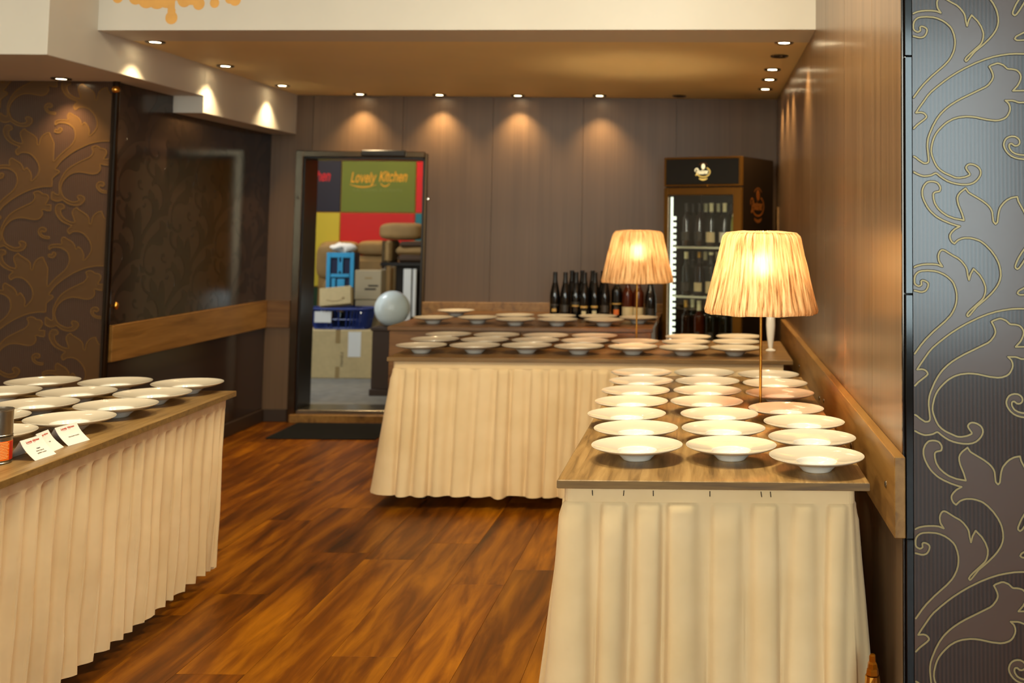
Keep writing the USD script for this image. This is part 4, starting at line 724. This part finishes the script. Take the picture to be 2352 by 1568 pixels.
# folding crates
cr = thing('folding_crate', 'light blue folding crate standing on end with a darker side', 'crate', (-3.40, 9.805, FZ + .70), .0)
W_, H_, D_ = .247, .375, .145
fp = [bx(0, .035, 0, .012, 0, H_, .003), bx(W_ - .035, W_, 0, .012, 0, H_, .003), bx(.035, W_ - .035, 0, .012, H_ - .045, H_, .003), bx(.035, W_ - .035, 0, .012, 0, .04, .003), bx(.04, W_ - .04, 0, .010, .155, .185, .003), bx(.10, .115, 0, .010, .19, .33, .002), bx(W_ - .115, W_ - .10, 0, .010, .19, .33, .002), bx(.115, W_ - .115, 0, .010, .21, .29, .003), bx(.05, .085, 0, .010, .06, .145, .002), bx(.10, W_ - .08, 0, .010, .065, .14, .003)]
obj('front_lattice', cat_(*fp), 'light_blue_plastic', cr); obj('inner_wall', bx(.006, W_ - .006, .014, .022, .006, H_ - .006), 'dark_blue_plastic', cr); obj('crate_body', cat_(bx(0, .008, .022, D_, 0, H_), bx(0, W_, D_ - .008, D_, 0, H_), bx(0, W_, .022, D_, 0, .008)), 'dark_blue_plastic', cr); obj('side_wall', cat_(bx(W_ - .008, W_ + .004, .012, D_, 0, H_, .002), bx(W_ + .004, W_ + .008, .03, D_ - .03, .05, .09, .001), bx(W_ + .004, W_ + .008, .03, D_ - .03, .25, .29, .001)), 'dark_blue_plastic', cr)
st = thing('crate_stack', 'dark upturned crate behind the basket under the light blue crate', 'crate', (-3.40, 9.805, FZ + .4165)); obj('crate_shell', cat_(bx(0, .247, 0, .012, 0, .283, .003), bx(0, .012, .012, .145, 0, .283, .003), bx(.235, .247, .012, .145, 0, .283, .003), bx(.012, .235, .133, .145, 0, .283, .003)), 'dark_blue_plastic', st)
fm = thing('packing_foam', 'crumpled white packing paper heaped in the light blue crate', 'packing paper', (-3.275, 9.875, FZ + .70 + H_ + .022)); m = ball((0, 0, .024), .1, 4, (1.25, .6, .36)); m.vertices += (meshkit.fbm(m.vertices * 22)[:, None] - .5) * np.array([.03, .03, .055]); obj('heap', m, 'foam_white', fm)
wb = thing('archive_box', 'off-white carton with a brown hand hole and dark print', 'box', (-3.138, 9.80, FZ + .66), .0)
obj('carton', bx(0, .235, 0, .145, 0, .26, .004), 'cardboard_grey', wb); obj('hand_hole', bx(.085, .155, -.001, .01, .18, .20, .004), 'cardboard_tape', wb); obj('printed_line', cat_(bx(.12, .21, -.001, .002, .115, .130), bx(.09, .19, -.001, .002, .085, .10)), 'dark_print', wb)
wb2 = thing('archive_box', 'lower carton under the off-white carton with the hand hole', 'box', (-3.13, 9.805, FZ + .4165), .0); obj('carton', bx(0, .22, 0, .14, 0, .243, .004), 'cardboard_grey', wb2); obj('printed_line', bx(.02, .2, -.001, .002, .17, .185), 'dark_print', wb2)
# sofa with cushions against the mural
plain('sofa_tan', (150, 118, 70), .8, .12, 8, .2); plain('sofa_dark', (74, 52, 32), .7)
so = thing('sofa', 'tan upholstered sofa standing against the coloured wall', 'sofa', (-3.84, 10.345, FZ))
obj('back_rest', bx(.0, 1.45, .46, .64, .35, 1.02, .05), 'sofa_tan', so); obj('seat_base', bx(.0, 1.45, .0, .46, .08, .42, .03), 'sofa_dark', so)
for k in range(4): obj('leg', cyl([.05, 1.4, .05, 1.4][k], [.05, .05, .41, .41][k], 0, .08, .02, 12), 'black_metal', so)
def cushion(label, x, y, z, w, h, d, a=0.0, tilt=0.0):
    m = trimesh.creation.icosphere(4, 1.0); v = m.vertices; v = np.sign(v) * np.abs(v) ** .55; v /= np.abs(v).max(); m.vertices = v * (w / 2, d / 2, h / 2)
    m.apply_transform(trimesh.transformations.rotation_matrix(tilt, [1, 0, 0])); m.apply_translation((0, 0, h / 2)); t = thing('cushion', label, 'cushion', (x, y, z), a); obj('pad', m, 'sofa_tan', t, smooth=True)
    e_ = ell(1, 1, 60); return t
cushion('tan back cushion on the sofa, left', -3.65, 10.90, FZ + 1.021, .37, .14, .20); cushion('tan back cushion on the sofa, middle', -3.26, 10.90, FZ + 1.021, .40, .15, .20); cushion('tan back cushion on the sofa, right', -2.85, 10.90, FZ + 1.021, .40, .15, .20)
cushion('tan cushion standing left of the blue crate', -3.62, 10.56, FZ + .802, .26, .34, .14, .1); cushion('long tan cushion on the sofa seat', -3.59, 10.56, FZ + .421, .20, .38, .16)
# work table with stacked chair seats
wt = thing('work_table', 'dark work table with metal legs in the store room', 'table', (-2.97, 9.98, FZ)); obj('tabletop', bx(0, .75, 0, .36, .955, .985, .003), 'black_metal', wt)
for k in range(4): obj('leg', bx([.004, .706, .004, .706][k], [.706 - .70 + .04, .75, .044, .746][k] if False else [.044, .746, .044, .746][k], [.01, .01, .31, .31][k], [.05, .05, .35, .35][k], 0, .955, .003), 'chrome', wt)
obj('shelf', bx(.05, .70, .03, .33, .42, .44), 'black_metal', wt); obj('back_panel', bx(.05, .70, .335, .35, .05, .95), 'black_metal', wt)
wp = thing('white_panel', 'pair of white boards leaning under the work table', 'board', (-2.74, 9.93, FZ)); obj('board', bx(0, .07, 0, .02, .30, .93, .002), 'label_pale', wp); obj('board', bx(.085, .115, .0, .02, .30, .93, .002), 'label_pale', wp); obj('base', bx(-.02, .14, -.03, .05, 0, .30, .003), 'black_metal', wp)
def chair_pad(label, x, y, z, w, d, h, a, mt): t = thing('seat_pad', label, 'seat pad', (x, y, z), a, 'seat pads stacked on the work table'); obj('pad', bx(-w / 2, w / 2, -d / 2, d / 2, 0, h, h * .35), mt, t)
zt = FZ + .985
chair_pad('brown seat pad at the bottom of the stack on the work table', -2.66, 10.16, zt, .34, .30, .07, .05, 'sofa_dark'); chair_pad('tan seat pad second from the bottom on the work table', -2.66, 10.16, zt + .0705, .36, .30, .07, -.05, 'sofa_tan'); chair_pad('dark seat pad third from the bottom on the work table', -2.66, 10.16, zt + .141, .32, .30, .05, .08, 'sofa_dark')
cushion('plump tan cushion on top of the stack on the work table', -2.82, 10.16, zt + .203, .40, .16, .30, .03)
ub = thing('upright_board', 'tan upright board at the left end of the work table', 'board', (-2.965, 10.0, zt)); obj('board', bx(0, .022, 0, .3, 0, .20, .004), 'chrome', ub); obj('pad', bx(.022, .085, 0, .3, 0, .20, .02), 'sofa_tan', ub)
bb = thing('black_bag', 'black bag hanging at the right side of the doorway', 'bag', (-2.31, 8.75, FZ)); m = bx(-.05, .08, -.06, .06, .40, .60, .03); obj('pouch', m, 'black_metal', bb, smooth=60); obj('stand_pole', cyl(.015, 0, 0, .40, .012, 12), 'black_metal', bb); obj('stand_foot', cyl(.015, 0, 0, .015, .09, 24, .003), 'black_metal', bb)
# pedestal with the white balloon
plain('dark_wood', (50, 31, 17), .45)
pd = thing('pedestal', 'dark brown wooden pedestal beneath the white balloon', 'pedestal', (-2.50, 8.72, FZ)); obj('column', bx(-.10, .09, -.14, .14, .05, .50, .004), 'dark_wood', pd); obj('plinth', bx(-.11, .10, -.15, .15, 0, .05, .003), 'dark_wood', pd); obj('top_board', bx(-.11, .10, -.15, .15, .50, .528, .003), 'dark_wood', pd)
plain('balloon_white', (222, 236, 238), .25)
ba = thing('balloon', 'round pale blue-white balloon in the doorway', 'balloon', (-2.483, 8.70, .751)); m = ball((0, 0, 0), .136, 4, (1, 1, 1.02)); obj('skin', m, 'balloon_white', ba, smooth=True); obj('knot', lathe([(.0, -.134), (.006, -.137), (.010, -.1385), (0, -.1385)], 12), 'balloon_white', ba)
